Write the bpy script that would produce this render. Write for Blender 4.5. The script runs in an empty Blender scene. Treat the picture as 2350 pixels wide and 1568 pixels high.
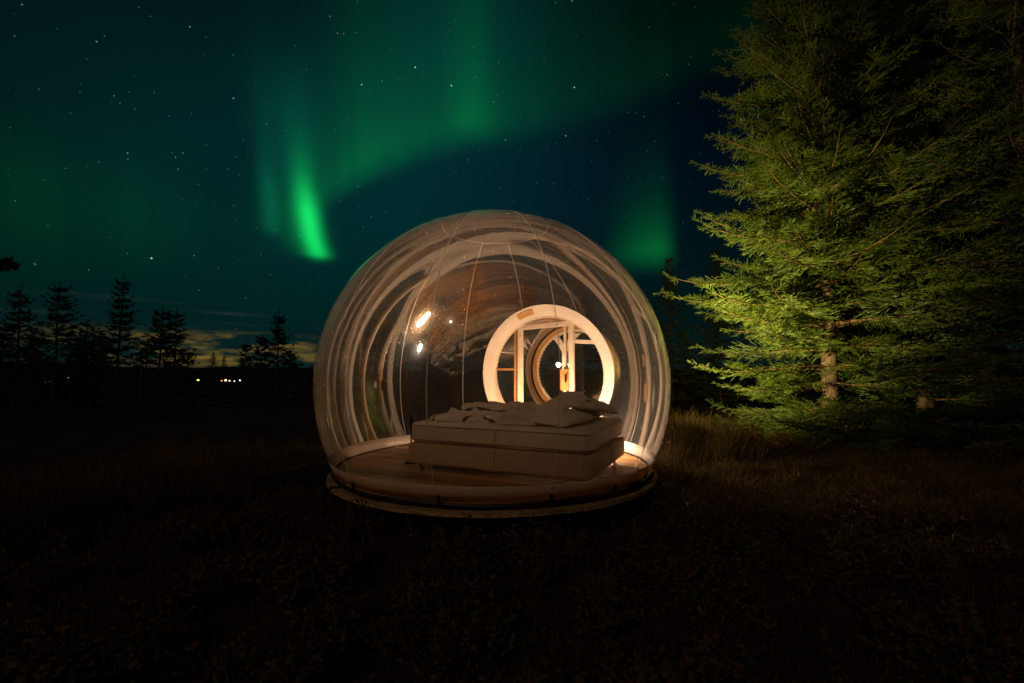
import bpy, bmesh, math, random
import numpy as np
from mathutils import Vector, Matrix

R = math.radians
rng = np.random.default_rng(7)
random.seed(7)
SC = bpy.context.scene
COL = SC.collection

# ------------------------------------------------------------------ camera
FPX = 1044.0            # focal length in pixels of a 2350 px wide picture
PITCH = 4.15
CAMZ = 1.376
cam_d = bpy.data.cameras.new('camera')
cam_d.lens = 16.0
cam_d.sensor_width = 36.0
cam_d.clip_end = 3000
cam_d.clip_start = 0.05
cam = bpy.data.objects.new('camera', cam_d)
cam.location = (0, 0, CAMZ)
cam.rotation_euler = (R(90 + PITCH), 0, 0)
COL.objects.link(cam)
SC.camera = cam


def ray(px, py):
    """direction in the world of a point measured on the photograph (2350 x 1568)"""
    dx, dz = (px - 1175) / FPX, (784 - py) / FPX
    c, s = math.cos(R(PITCH)), math.sin(R(PITCH))
    return np.array([dx, c - s * dz, s + c * dz])


def azel(px, py):
    d = ray(px, py)
    return math.degrees(math.atan2(d[0], d[1])), math.degrees(math.atan2(d[2], math.hypot(d[0], d[1])))


# ------------------------------------------------------------------ node helper
class E:
    """a float socket with arithmetic"""
    def __init__(s, nt, sock): s.nt, s.s = nt, sock

    def op(s, o, *a, clamp=False):
        n = s.nt.nodes.new('ShaderNodeMath'); n.operation = o; n.use_clamp = clamp
        for i, v in enumerate((s,) + a):
            if isinstance(v, E): s.nt.links.new(v.s, n.inputs[i])
            else: n.inputs[i].default_value = float(v)
        return E(s.nt, n.outputs[0])

    def __add__(s, o): return s.op('ADD', o)
    def __radd__(s, o): return s.op('ADD', o)
    def __sub__(s, o): return s.op('SUBTRACT', o)
    def __rsub__(s, o): return (s * -1.0) + o
    def __mul__(s, o): return s.op('MULTIPLY', o)
    def __rmul__(s, o): return s.op('MULTIPLY', o)
    def __truediv__(s, o): return s.op('DIVIDE', o)
    def sm(s, a, b):
        n = s.nt.nodes.new('ShaderNodeMapRange'); n.interpolation_type = 'SMOOTHSTEP'
        s.nt.links.new(s.s, n.inputs[0])
        n.inputs[1].default_value, n.inputs[2].default_value = (a, b) if a < b else (b, a)
        n.inputs[3].default_value, n.inputs[4].default_value = (0, 1) if a < b else (1, 0)
        return E(s.nt, n.outputs[0])
    def gauss(s, c, w):
        d = (s - c) * (1.0 / w)
        return E.power(s.nt, math.e, (d * d) * -1.0)
    @staticmethod
    def power(nt, b, e):
        n = nt.nodes.new('ShaderNodeMath'); n.operation = 'POWER'; n.inputs[0].default_value = b
        nt.links.new(e.s, n.inputs[1]); return E(nt, n.outputs[0])
    def curve(s, pts, lo, hi, vlo, vhi):
        """piecewise smooth function through pts; x in lo..hi, value in vlo..vhi"""
        t = (s - lo) * (1.0 / (hi - lo))
        n = s.nt.nodes.new('ShaderNodeFloatCurve'); s.nt.links.new(t.s, n.inputs['Value'])
        c = n.mapping.curves[0]
        P = [((x - lo) / (hi - lo), (v - vlo) / (vhi - vlo)) for x, v in pts]
        c.points[0].location = P[0]; c.points[1].location = P[-1]
        for p in P[1:-1]: c.points.new(*p)
        for p in c.points: p.handle_type = 'AUTO_CLAMPED'
        n.mapping.extend = 'HORIZONTAL'
        n.mapping.update()
        return E(s.nt, n.outputs[0]) * (vhi - vlo) + vlo


# ------------------------------------------------------------------ the night sky (world)
W = bpy.data.worlds.new('World'); SC.world = W; W.use_nodes = True
W.cycles.sampling_method = 'MANUAL'; W.cycles.sample_map_resolution = 512
nt = W.node_tree; nt.nodes.clear()
tc = nt.nodes.new('ShaderNodeTexCoord')
sep = nt.nodes.new('ShaderNodeSeparateXYZ'); nt.links.new(tc.outputs['Generated'], sep.inputs[0])
X, Y, Z = (E(nt, sep.outputs[i]) for i in range(3))
AZ = X.op('ARCTAN2', Y) * (180 / math.pi)
EL = Z.op('ARCSINE') * (180 / math.pi)


def wnoise(scale, detail=2.0, vec=None, rough=0.5):
    n = nt.nodes.new('ShaderNodeTexNoise'); n.inputs['Scale'].default_value = scale
    n.inputs['Detail'].default_value = detail; n.inputs['Roughness'].default_value = rough
    nt.links.new(vec if vec is not None else tc.outputs['Generated'], n.inputs['Vector'])
    return E(nt, n.outputs[0])


def comb(x, y, z):
    n = nt.nodes.new('ShaderNodeCombineXYZ')
    for i, v in enumerate((x, y, z)):
        if isinstance(v, E): nt.links.new(v.s, n.inputs[i])
        else: n.inputs[i].default_value = v
    return n.outputs[0]


def A(px, py=500): return azel(px, py)[0]
def B(px, py): return azel(px, py)[1]


rays = wnoise(1.0, 4.0, comb(AZ * 0.22 + EL * 0.02, EL * 0.012, 3.3), 0.6)          # upright rays in the curtain
soft = wnoise(2.2, 1.0)
# lower edge of the curtain
edge_px = [(-300, 640), (100, 600), (400, 590), (560, 575), (680, 560), (760, 460), (820, 418), (900, 382), (1050, 333), (1200, 308), (1350, 270),
           (1500, 215), (1650, 150), (1900, 60), (2300, -150)]
edge = [azel(*p) for p in edge_px]
edge = [(-75, 10)] + edge + [(75, 62)]
EDGE = AZ.curve(edge, -75, 75, 0, 90)
up = EL - EDGE
amp_px = [(480, 0.0), (620, 0.006), (680, 0.040), (760, 0.085), (870, 0.100), (950, 0.080), (1080, 0.062), (1200, 0.032), (1350, 0.016), (1600, 0.009), (1900, 0.006)]
amp = [(-60, 0.0)] + [(azel(x, 380)[0], v) for x, v in amp_px] + [(60, 0.004)]
AMP = AZ.curve(amp, -60, 60, 0, 0.15)
curtain = AMP * up.sm(-1.8, 3.0) * (E.power(nt, math.e, up.op('MAXIMUM', 0.0) * -0.15)) * (rays.sm(0.25, 0.75) * 0.42 + 0.76)
# upright pillar in the curtain
pa, pb = azel(1082, 250)
pil = AZ.gauss(pa, 2.6) * EL.sm(pb - 4.0, pb - 0.5) * E.power(nt, math.e, (EL - (pb - 1.5)).op('MAXIMUM', 0) * -0.13) * 0.05
# bright bent ray, core and glow
ra, rb = azel(722, 560)
RAYX = EL.curve([(-8, azel(732, 605)[0]), (azel(732, 605)[1], azel(732, 605)[0]), (azel(717, 540)[1], azel(717, 540)[0]), (azel(704, 470)[1], azel(704, 470)[0]), (azel(697, 420)[1], azel(697, 420)[0]),
                 (azel(690, 330)[1], azel(690, 330)[0]), (azel(676, 200)[1], azel(676, 200)[0]), (64, azel(660, 0)[0])], -8, 64, -60, 0)
dray = AZ - RAYX
side = dray * 1.0
wid = EL.curve([(-8, 1.2), (rb - 2, 1.12), (rb + 4, 1.1), (rb + 12, 1.6), (64, 3.0)], -8, 64, 0, 4)
q = dray / wid
core = E.power(nt, math.e, (q * q) * -1.0)
VRAY = EL.curve([(-8, 0), (B(742, 612), 0.0), (B(740, 592), 0.26), (B(735, 570), 0.60), (B(725, 520), 0.64), (B(715, 470), 0.48), (B(704, 420), 0.22), (B(695, 370), 0.085), (B(690, 310), 0.026), (B(680, 180), 0.005), (B(680, 0), 0.0), (64, 0)], -8, 64, 0, 1)
rayg = core * VRAY
q2 = (dray + 0.9) / (wid * 1.6)
halo = E.power(nt, math.e, (q2 * q2) * -1.0) * VRAY * 0.11
# paler second ray on its left
qa, qb = azel(622, 500)
R2X = (EL - qb) * -0.12 + qa
q3 = (AZ - R2X) * (1 / 1.0)
V2 = EL.curve([(-8, 0), (B(630, 560), 0), (B(628, 525), 0.055), (B(622, 470), 0.07), (B(615, 400), 0.045), (B(605, 330), 0.016), (B(600, 180), 0.003), (64, 0)], -8, 64, 0, 0.2)
ray2 = E.power(nt, math.e, (q3 * q3) * -1.0) * V2
# lone glow low on the right, cut off upright on its right flank
ga, gb = azel(1490, 560)
glow_r = AZ.sm(A(1370, 560), A(1515, 560)) * AZ.sm(A(1565, 560), A(1508, 560)) * EL.sm(B(1490, 640), B(1490, 560)) * E.power(nt, math.e, (EL - B(1490, 575)).op('MAXIMUM', 0) * -0.30) * 0.105
# faint green on the left
glow_l = AZ.gauss(A(150, 470), 11.0) * EL.gauss(B(130, 470), 5.5) * (rays.sm(0.3, 0.7) * 0.5 + 0.75) * 0.013
green = curtain + pil + rayg + halo * 1.0 + ray2 * 0.45 + glow_r + glow_l

# dim teal airglow between the curtain and the horizon; it fades far from the aurora
teal = (AZ.gauss(A(560, 350), 26) * EL.gauss(B(560, 420), 15) * 0.019
        + AZ.gauss(A(1050, 120), 17) * EL.gauss(B(1050, 150), 13) * 0.022
        + AZ.gauss(A(1150, 530), 24) * EL.gauss(B(1150, 590), 7) * 0.009
        + EL.gauss(3, 9) * 0.007 + 0.0006) * (soft * 0.8 + 0.6)
teal_r = (ray2 * 0.5 + E.power(nt, math.e, (q2 * q2) * -0.6) * EL.gauss(B(690, 330), 6.5) * 0.024)
navy = (AZ.gauss(A(1250, 420), 30) * EL.gauss(B(1250, 430), 10) * 0.0075) + 0.0010

# low clouds lit from a far town, only near the horizon
cn = wnoise(1.0, 5.0, comb(AZ * 0.15 + EL * 0.10, EL * 0.62, 1.7), 0.55)
CW = AZ.gauss(A(560, 800), 9.5) + AZ.gauss(A(350, 790), 7) * 0.35
c1 = cn.sm(0.42, 0.58) * EL.sm(B(550, 756), B(550, 785)) * CW * EL.sm(B(550, 850), B(550, 822)) * 0.16
cl2 = wnoise(1.0, 4.0, comb(AZ * 0.07, EL * 0.9, 9.1), 0.5).sm(0.5, 0.72) * EL.gauss(B(350, 716), 1.1) * AZ.gauss(A(350, 716), 9) * 0.030
haze_low = EL.gauss(0.5, 3.5) * 0.006

# stars: scattered faint ones plus the brighter ones of the photograph
vo = nt.nodes.new('ShaderNodeTexVoronoi'); vo.inputs['Scale'].default_value = 46.0
nt.links.new(tc.outputs['Generated'], vo.inputs['Vector'])
vd = E(nt, vo.outputs['Distance'])
vs = nt.nodes.new('ShaderNodeSeparateColor'); nt.links.new(vo.outputs['Color'], vs.inputs[0])
vr = E(nt, vs.outputs[0])
vo2 = nt.nodes.new('ShaderNodeTexVoronoi'); vo2.inputs['Scale'].default_value = 74.0
nt.links.new(tc.outputs['Generated'], vo2.inputs['Vector'])
vs2 = nt.nodes.new('ShaderNodeSeparateColor'); nt.links.new(vo2.outputs['Color'], vs2.inputs[0])
faint = E(nt, vo2.outputs['Distance']).sm(0.10, 0.02) * E(nt, vs2.outputs[1]).sm(0.3, 1.0) * 0.12
stars = vd.sm(0.062, 0.015) * (vr * vr * vr) * 0.24 + faint
named = [(830, 195, 1.0), (953, 155, 1.2), (1036, 197, 1.2), (1318, 201, 1.1), (1133, 235, .6), (1160, 322, .8), (1298, 312, .9), (1478, 268, .5),
         (348, 593, 1.3), (536, 226, .8), (293, 352, .7), (294, 366, .5), (420, 352, .6), (395, 351, .4), (436, 62, .7), (222, 96, .7), (34, 83, .5),
         (51, 11, .6), (757, 38, .6), (775, 77, .6), (789, 78, .6), (457, 666, .5), (1531, 172, .5), (1313, 3, .7), (885, 486, .5), (1146, 433, .5),
         (1520, 408, .5), (162, 260, .4), (78, 605, .4), (703, 160, .4), (558, 321, .4), (1580, 148, .4)]
bright = None
for px, py, s in named:
    d = ray(px, py); d = d / np.linalg.norm(d)
    n = nt.nodes.new('ShaderNodeVectorMath'); n.operation = 'DISTANCE'
    nt.links.new(tc.outputs['Generated'], n.inputs[0]); n.inputs[1].default_value = d
    t = E(nt, n.outputs['Value']).sm(0.0016 * (0.62 + 0.42 * s), 0.0003) * (0.55 * s * s)
    bright = t if bright is None else bright + t
above = EL.sm(0.5, 6.0)
stars = (stars + bright) * above


def tint(e, col):
    n = nt.nodes.new('ShaderNodeVectorMath'); n.operation = 'SCALE'
    n.inputs[0].default_value = col
    nt.links.new(e.s, n.inputs['Scale']); return n.outputs[0]


def vadd(a, b):
    n = nt.nodes.new('ShaderNodeVectorMath'); n.operation = 'ADD'
    nt.links.new(a, n.inputs[0]); nt.links.new(b, n.inputs[1]); return n.outputs[0]


tot = tint(green, (0.010, 1.0, 0.16))
for e, c in ((teal, (0.02, 0.86, 0.80)), (teal_r, (0.02, 0.9, 0.62)), (navy, (0.02, 0.34, 1.0)), (c1, (1.0, 0.58, 0.05)), (cl2, (0.8, 0.8, 0.75)), (haze_low, (0.45, 0.7, 0.55)),
             (stars, (0.60, 0.85, 1.0))):
    tot = vadd(tot, tint(e, c))
bg = nt.nodes.new('ShaderNodeBackground'); bg.inputs['Strength'].default_value = 1.0
nt.links.new(tot, bg.inputs['Color'])
# the last trace of daylight far below the horizon
sky = nt.nodes.new('ShaderNodeTexSky'); sky.sky_type = 'NISHITA'; sky.sun_disc = False
sky.sun_elevation = R(-5); sky.sun_rotation = R(208)
bg2 = nt.nodes.new('ShaderNodeBackground'); bg2.inputs['Strength'].default_value = 0.004
nt.links.new(sky.outputs[0], bg2.inputs['Color'])
ads = nt.nodes.new('ShaderNodeAddShader'); nt.links.new(bg.outputs[0], ads.inputs[0]); nt.links.new(bg2.outputs[0], ads.inputs[1])
wo = nt.nodes.new('ShaderNodeOutputWorld'); nt.links.new(ads.outputs[0], wo.inputs[0])

# added warm fill from behind the camera for bed, deck and foreground
ml = bpy.data.lights.new('warm_fill', 'SUN'); ml.energy = 0.21; ml.angle = R(0.5); ml.color = (1.0, 0.70, 0.43)
mo = bpy.data.objects.new('warm_fill', ml); mo.rotation_euler = (R(55), 0, R(-28)); COL.objects.link(mo)

SC.view_settings.view_transform = 'Standard'
SC.view_settings.look = 'None'
SC.view_settings.exposure = 0.0
SC.view_settings.gamma = 1.0
SC.cycles.max_bounces = 14
SC.cycles.glossy_bounces = 10
SC.cycles.diffuse_bounces = 4
SC.cycles.transparent_max_bounces = 40
SC.cycles.caustics_reflective = True
SC.cycles.blur_glossy = 0.15
SC.cycles.caustics_refractive = False
SC.cycles.sample_clamp_indirect = 2.5
SC.cycles.use_denoising = True
SC.cycles.denoising_input_passes = 'RGB_ALBEDO'

# ------------------------------------------------------------------ materials
MATS = {}


def pmat(name, col, rough=0.6, spec=0.4, noise=None, bump=0.0, bscale=40.0, trans=0.0, tcol=None, objrand=0.0, island=None, metal=0.0, emit=None, vec='Object', stretch=None):
    """noise = (scale, colour2, detail); island = list of colours picked per loose piece"""
    m = bpy.data.materials.new(name); m.use_nodes = True
    t = m.node_tree; p = t.nodes['Principled BSDF']; out = t.nodes['Material Output']
    p.inputs['Base Color'].default_value = (*col, 1); p.inputs['Roughness'].default_value = rough
    p.inputs['Specular IOR Level'].default_value = spec; p.inputs['Metallic'].default_value = metal
    tc = t.nodes.new('ShaderNodeTexCoord'); vs = tc.outputs[vec]
    if stretch:
        mp = t.nodes.new('ShaderNodeMapping'); mp.inputs['Scale'].default_value = stretch
        t.links.new(vs, mp.inputs[0]); vs = mp.outputs[0]
    csock = None
    if island:
        g = t.nodes.new('ShaderNodeNewGeometry'); r = t.nodes.new('ShaderNodeValToRGB')
        t.links.new(g.outputs['Random Per Island'], r.inputs[0])
        el = r.color_ramp.elements
        el[0].color = (*island[0], 1); el[1].color = (*island[-1], 1)
        for i, c in enumerate(island[1:-1]):
            e = el.new((i + 1) / (len(island) - 1)); e.color = (*c, 1)
        csock = r.outputs[0]
    if noise:
        n = t.nodes.new('ShaderNodeTexNoise'); n.inputs['Scale'].default_value = noise[0]; n.inputs['Detail'].default_value = noise[2] if len(noise) > 2 else 4
        t.links.new(vs, n.inputs['Vector'])
        mx = t.nodes.new('ShaderNodeMix'); mx.data_type = 'RGBA'
        mr = t.nodes.new('ShaderNodeMapRange'); mr.inputs[1].default_value = 0.35; mr.inputs[2].default_value = 0.65
        t.links.new(n.outputs[0], mr.inputs[0]); t.links.new(mr.outputs[0], mx.inputs['Factor'])
        mx.inputs['A'].default_value = (*col, 1); mx.inputs['B'].default_value = (*noise[1], 1)
        if csock is not None: t.links.new(csock, mx.inputs['A'])
        csock = mx.outputs['Result']
    if objrand:
        oi = t.nodes.new('ShaderNodeObjectInfo'); hs = t.nodes.new('ShaderNodeHueSaturation'); hs.inputs['Saturation'].default_value = 1.0
        v = E(t, oi.outputs['Random']) * (2 * objrand) + (1 - objrand); t.links.new(v.s, hs.inputs['Value'])
        if csock is not None: t.links.new(csock, hs.inputs['Color'])
        else: hs.inputs['Color'].default_value = (*col, 1)
        csock = hs.outputs[0]
    if csock is not None: t.links.new(csock, p.inputs['Base Color'])
    if bump:
        n = t.nodes.new('ShaderNodeTexNoise'); n.inputs['Scale'].default_value = bscale; n.inputs['Detail'].default_value = 5
        t.links.new(vs, n.inputs['Vector'])
        b = t.nodes.new('ShaderNodeBump'); b.inputs['Strength'].default_value = bump; b.inputs['Distance'].default_value = 0.01
        t.links.new(n.outputs[0], b.inputs['Height']); t.links.new(b.outputs[0], p.inputs['Normal'])
    if trans:
        tr = t.nodes.new('ShaderNodeBsdfTranslucent'); mx = t.nodes.new('ShaderNodeMixShader'); mx.inputs[0].default_value = trans
        if tcol: tr.inputs[0].default_value = (*tcol, 1)
        elif csock is not None: t.links.new(csock, tr.inputs[0])
        else: tr.inputs[0].default_value = (*col, 1)
        t.links.new(p.outputs[0], mx.inputs[1]); t.links.new(tr.outputs[0], mx.inputs[2]); t.links.new(mx.outputs[0], out.inputs[0])
    if emit:
        p.inputs['Emission Color'].default_value = (*emit[0], 1); p.inputs['Emission Strength'].default_value = emit[1]
    if emit: m.cycles.emission_sampling = 'NONE'
    MATS[name] = m
    return m


def membrane(name, f0, haze0, haze1, rough, tintc=(0.9, 0.82, 0.78), dirt=0.0):
    m = bpy.data.materials.new(name); m.use_nodes = True
    t = m.node_tree; t.nodes.clear(); L = t.links
    out = t.nodes.new('ShaderNodeOutputMaterial')
    lw = t.nodes.new('ShaderNodeLayerWeight'); lw.inputs[0].default_value = 0.5
    f = E(t, lw.outputs['Facing'])
    F = E.op(f, 'POWER', 1.85) * (1 - f0) + f0
    H = E.op(f, 'POWER', 2.5) * (haze1 - haze0) + haze0
    if dirt:
        tc = t.nodes.new('ShaderNodeTexCoord'); n = t.nodes.new('ShaderNodeTexNoise'); n.inputs['Scale'].default_value = 2.2; n.inputs['Detail'].default_value = 8
        L.new(tc.outputs['Object'], n.inputs['Vector']); H = H * (E(t, n.outputs[0]).sm(0.3, 0.75) * dirt + 0.75)
    tr = t.nodes.new('ShaderNodeBsdfTransparent'); tr.inputs[0].default_value = (0.97, 0.95, 0.95, 1)
    df = t.nodes.new('ShaderNodeBsdfDiffuse'); df.inputs[0].default_value = (*tintc, 1)
    tl = t.nodes.new('ShaderNodeBsdfTranslucent'); tl.inputs[0].default_value = (*tintc, 1)
    gl = t.nodes.new('ShaderNodeBsdfAnisotropic'); gl.inputs['Roughness'].default_value = rough; gl.inputs[0].default_value = (1, 0.97, 0.95, 1)
    m1 = t.nodes.new('ShaderNodeMixShader'); m1.inputs[0].default_value = 0.5; L.new(df.outputs[0], m1.inputs[1]); L.new(tl.outputs[0], m1.inputs[2])
    m2 = t.nodes.new('ShaderNodeMixShader'); L.new(H.s, m2.inputs[0]); L.new(tr.outputs[0], m2.inputs[1]); L.new(m1.outputs[0], m2.inputs[2])
    g2 = t.nodes.new('ShaderNodeBsdfAnisotropic'); g2.inputs['Roughness'].default_value = 0.16; g2.inputs[0].default_value = (1, 0.95, 0.92, 1)
    mg = t.nodes.new('ShaderNodeMixShader'); mg.inputs[0].default_value = 0.14; L.new(gl.outputs[0], mg.inputs[1]); L.new(g2.outputs[0], mg.inputs[2])
    m3 = t.nodes.new('ShaderNodeMixShader'); L.new(F.s, m3.inputs[0]); L.new(m2.outputs[0], m3.inputs[1]); L.new(mg.outputs[0], m3.inputs[2])
    L.new(m3.outputs[0], out.inputs[0])
    MATS[name] = m
    return m


membrane('clear_vinyl', 0.052, 0.018, 0.30, 0.010, dirt=0.5)
membrane('tunnel_vinyl', 0.08, 0.04, 0.25, 0.05, dirt=0.5)
membrane('seam_weld', 0.05, 0.38, 0.5, 0.3)
membrane('door_pane', 0.07, 0.02, 0.1, 0.01)
pmat('white_vinyl', (0.80, 0.76, 0.70), 0.4, 0.4, noise=(5, (0.72, 0.66, 0.58)), bump=0.15, bscale=12, trans=0.52, tcol=(0.70, 0.42, 0.15))
pmat('white_flange', (0.82, 0.78, 0.72), 0.45, 0.4, noise=(6, (0.74, 0.69, 0.62)), bump=0.12, bscale=20, trans=0.12)
pmat('black_hem', (0.015, 0.013, 0.012), 0.5, 0.4, bump=0.2, bscale=60)
pmat('floor_wood', (0.46, 0.235, 0.080), 0.38, 0.4, objrand=0.55, noise=(3.0, (0.34, 0.16, 0.050), 8), bump=0.25, bscale=9, stretch=(1.2, 14, 14))
pmat('deck_wood', (0.50, 0.34, 0.17), 0.75, 0.25, objrand=0.2, noise=(3.0, (0.22, 0.13, 0.06), 8), bump=0.5, bscale=9, stretch=(1.2, 14, 14))
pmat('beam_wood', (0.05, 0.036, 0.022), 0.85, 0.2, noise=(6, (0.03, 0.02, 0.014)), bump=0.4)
pmat('frame_wood', (0.52, 0.29, 0.12), 0.5, 0.35, noise=(3, (0.42, 0.22, 0.08), 8), bump=0.2, bscale=8, stretch=(10, 10, 1.2))
pmat('painted_frame', (0.74, 0.66, 0.56), 0.42, 0.4, noise=(8, (0.66, 0.58, 0.47)), bump=0.06)
pmat('box_fabric', (0.60, 0.40, 0.26), 0.9, 0.15, noise=(60, (0.54, 0.35, 0.22)), bump=0.3, bscale=220)
pmat('sheet_fabric', (0.80, 0.63, 0.48), 0.9, 0.15, noise=(4, (0.74, 0.57, 0.43)), bump=0.2, bscale=14)
pmat('duvet_fabric', (0.80, 0.64, 0.50), 0.9, 0.15, noise=(5, (0.68, 0.58, 0.49)), bump=0.3, bscale=10)
pmat('pillow_fabric', (0.82, 0.68, 0.55), 0.9, 0.15, noise=(5, (0.74, 0.60, 0.48)), bump=0.3, bscale=12)
pmat('dark_metal', (0.02, 0.018, 0.017), 0.35, 0.5, metal=0.6)
pmat('steel', (0.5, 0.48, 0.45), 0.25, 0.5, metal=1.0)
pmat('bark', (0.15, 0.10, 0.065), 0.95, 0.1, noise=(14, (0.045, 0.032, 0.022), 8), bump=1.0, bscale=34, stretch=(1, 1, 0.35))
pmat('twig', (0.13, 0.075, 0.035), 0.95, 0.1)
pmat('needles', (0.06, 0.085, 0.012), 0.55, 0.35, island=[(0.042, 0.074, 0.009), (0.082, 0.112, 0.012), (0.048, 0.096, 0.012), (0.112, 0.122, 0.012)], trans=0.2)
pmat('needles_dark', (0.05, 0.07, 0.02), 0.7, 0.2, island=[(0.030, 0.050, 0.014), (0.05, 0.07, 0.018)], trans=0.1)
pmat('ground_soil', (0.018, 0.013, 0.007), 0.97, 0.08, noise=(1.7, (0.034, 0.025, 0.011), 8), bump=1.0, bscale=14)
pmat('hill_heath', (0.012, 0.013, 0.009), 0.98, 0.05, noise=(0.03, (0.02, 0.02, 0.012)))
pmat('grass_blades', (0.12, 0.10, 0.03), 0.7, 0.2, island=[(0.050, 0.042, 0.010), (0.120, 0.072, 0.018), (0.040, 0.044, 0.010), (0.13, 0.066, 0.018), (0.070, 0.050, 0.012)], trans=0.25)
pmat('heath_leaves', (0.08, 0.06, 0.03), 0.7, 0.25, island=[(0.035, 0.055, 0.015), (0.115, 0.055, 0.020), (0.055, 0.048, 0.016), (0.135, 0.048, 0.018), (0.025, 0.035, 0.012), (0.09, 0.07, 0.022)], trans=0.2)
pmat('golden_leaves', (0.42, 0.24, 0.03), 0.6, 0.3, island=[(0.34, 0.18, 0.02), (0.46, 0.28, 0.035), (0.36, 0.13, 0.02), (0.22, 0.20, 0.03)], trans=0.35)
pmat('dry_wood', (0.34, 0.26, 0.17), 0.9, 0.1, noise=(20, (0.22, 0.16, 0.10)), bump=0.5)
pmat('warm_bulb', (1, 0.8, 0.5), 0.5, 0.2, emit=((1.0, 0.50, 0.16), 170.0))
pmat('white_bulb', (1, 0.95, 0.85), 0.5, 0.2, emit=((1.0, 0.80, 0.55), 110.0))
pmat('glint_bulb', (1, 0.9, 0.75), 0.5, 0.2, emit=((1.0, 0.80, 0.55), 18.0))  # bulb of the added lamp that mimics a door glass reflection
pmat('lamp_shade', (0.75, 0.68, 0.58), 0.7, 0.2, trans=0.5)
for nm, c, s in (('far_orange', (1.0, 0.35, 0.10), 2.2), ('far_white', (0.8, 0.92, 1.0), 2.6), ('far_yellow', (0.95, 0.85, 0.10), 3.5), ('far_warm', (1.0, 0.75, 0.5), 3.5)):
    pmat(nm, c, 0.5, 0.2, emit=(c, s))

# ------------------------------------------------------------------ object helpers


def tag(o, label=None, cat=None, group=None, kind=None):
    if label: o['label'] = label
    if cat: o['category'] = cat
    if group: o['group'] = group
    if kind: o['kind'] = kind
    return o


def empty(name, loc=(0, 0, 0), rz=0.0):
    o = bpy.data.objects.new(name, None); COL.objects.link(o)
    o.location = loc; o.rotation_euler = (0, 0, rz); o.empty_display_size = 0.1
    return o


def mesh(name, V, F, mat, parent=None, smooth=False, mats=None):
    me = bpy.data.meshes.new(name)
    if isinstance(F, np.ndarray):
        V = np.asarray(V, dtype=np.float32); k = F.shape[1]
        me.vertices.add(len(V)); me.vertices.foreach_set('co', V.ravel())
        me.loops.add(F.size); me.loops.foreach_set('vertex_index', F.ravel().astype(np.int32))
        me.polygons.add(len(F)); me.polygons.foreach_set('loop_start', np.arange(0, F.size, k, dtype=np.int32))
        me.polygons.foreach_set('loop_total', np.full(len(F), k, dtype=np.int32))
        me.update(calc_edges=True)
    else:
        me.from_pydata([tuple(map(float, v)) for v in V], [], F); me.update()
    me.materials.append(MATS[mat])
    if smooth: me.polygons.foreach_set('use_smooth', [True] * len(me.polygons))
    o = bpy.data.objects.new(name, me); COL.objects.link(o)
    if parent is not None: o.parent = parent
    return o


def bmobj(name, bm, mat, parent=None, smooth=False):
    me = bpy.data.meshes.new(name); bm.normal_update(); bm.to_mesh(me); bm.free()
    me.materials.append(MATS[mat])
    if smooth: me.polygons.foreach_set('use_smooth', [True] * len(me.polygons))
    o = bpy.data.objects.new(name, me); COL.objects.link(o)
    if parent is not None: o.parent = parent
    return o


def box_bm(c, s, bevel=0.0, seg=2, rot=None):
    bm = bmesh.new(); bmesh.ops.create_cube(bm, size=1.0)
    bmesh.ops.scale(bm, vec=s, verts=bm.verts)
    if bevel: bmesh.ops.bevel(bm, geom=bm.edges[:], offset=bevel, segments=seg, affect='EDGES', profile=0.5)
    if rot is not None: bmesh.ops.rotate(bm, matrix=rot, verts=bm.verts)
    bmesh.ops.translate(bm, vec=c, verts=bm.verts)
    return bm


def tube(path, radii, n=8, cap=True):
    """vertices and faces of a tube along a polyline"""
    P = np.asarray(path, float); m = len(P); radii = np.broadcast_to(np.asarray(radii, float), (m,))
    T = np.gradient(P, axis=0); T /= np.linalg.norm(T, axis=1)[:, None] + 1e-9
    ref = np.array([0, 0, 1.0]) if abs(T[:, 2]).mean() < 0.8 else np.array([1.0, 0, 0])
    U = np.cross(T, ref); U /= np.linalg.norm(U, axis=1)[:, None] + 1e-9
    Wv = np.cross(T, U)
    a = np.linspace(0, 2 * math.pi, n, endpoint=False)
    V = (P[:, None] + radii[:, None, None] * (np.cos(a)[None, :, None] * U[:, None] + np.sin(a)[None, :, None] * Wv[:, None])).reshape(-1, 3)
    F = []
    for i in range(m - 1):
        for j in range(n):
            F.append((i * n + j, i * n + (j + 1) % n, (i + 1) * n + (j + 1) % n, (i + 1) * n + j))
    if cap:
        F.append(tuple(range(n))[::-1]); F.append(tuple((m - 1) * n + j for j in range(n)))
    return V, F


def lathe(prof, n=24):
    V, F = [], []
    for r, z in prof:
        for j in range(n):
            a = 2 * math.pi * j / n; V.append((r * math.cos(a), r * math.sin(a), z))
    for i in range(len(prof) - 1):
        for j in range(n):
            F.append((i * n + j, i * n + (j + 1) % n, (i + 1) * n + (j + 1) % n, (i + 1) * n + j))
    return V, F


def copy_tree(o, parent=None):
    c = o.copy(); COL.objects.link(c); c.parent = parent
    for ch in o.children: copy_tree(ch, c)
    return c


def vnoise(x, y, s=0):
    return (np.sin(1.3 * x + 1.7 * y + s) + np.sin(2.1 * x - 1.1 * y + 1.3 * s + 2) + np.sin(-0.7 * x + 2.9 * y + 0.7 * s + 4) + np.sin(3.7 * x + 0.9 * y + s * 2.1)) / 4


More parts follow.
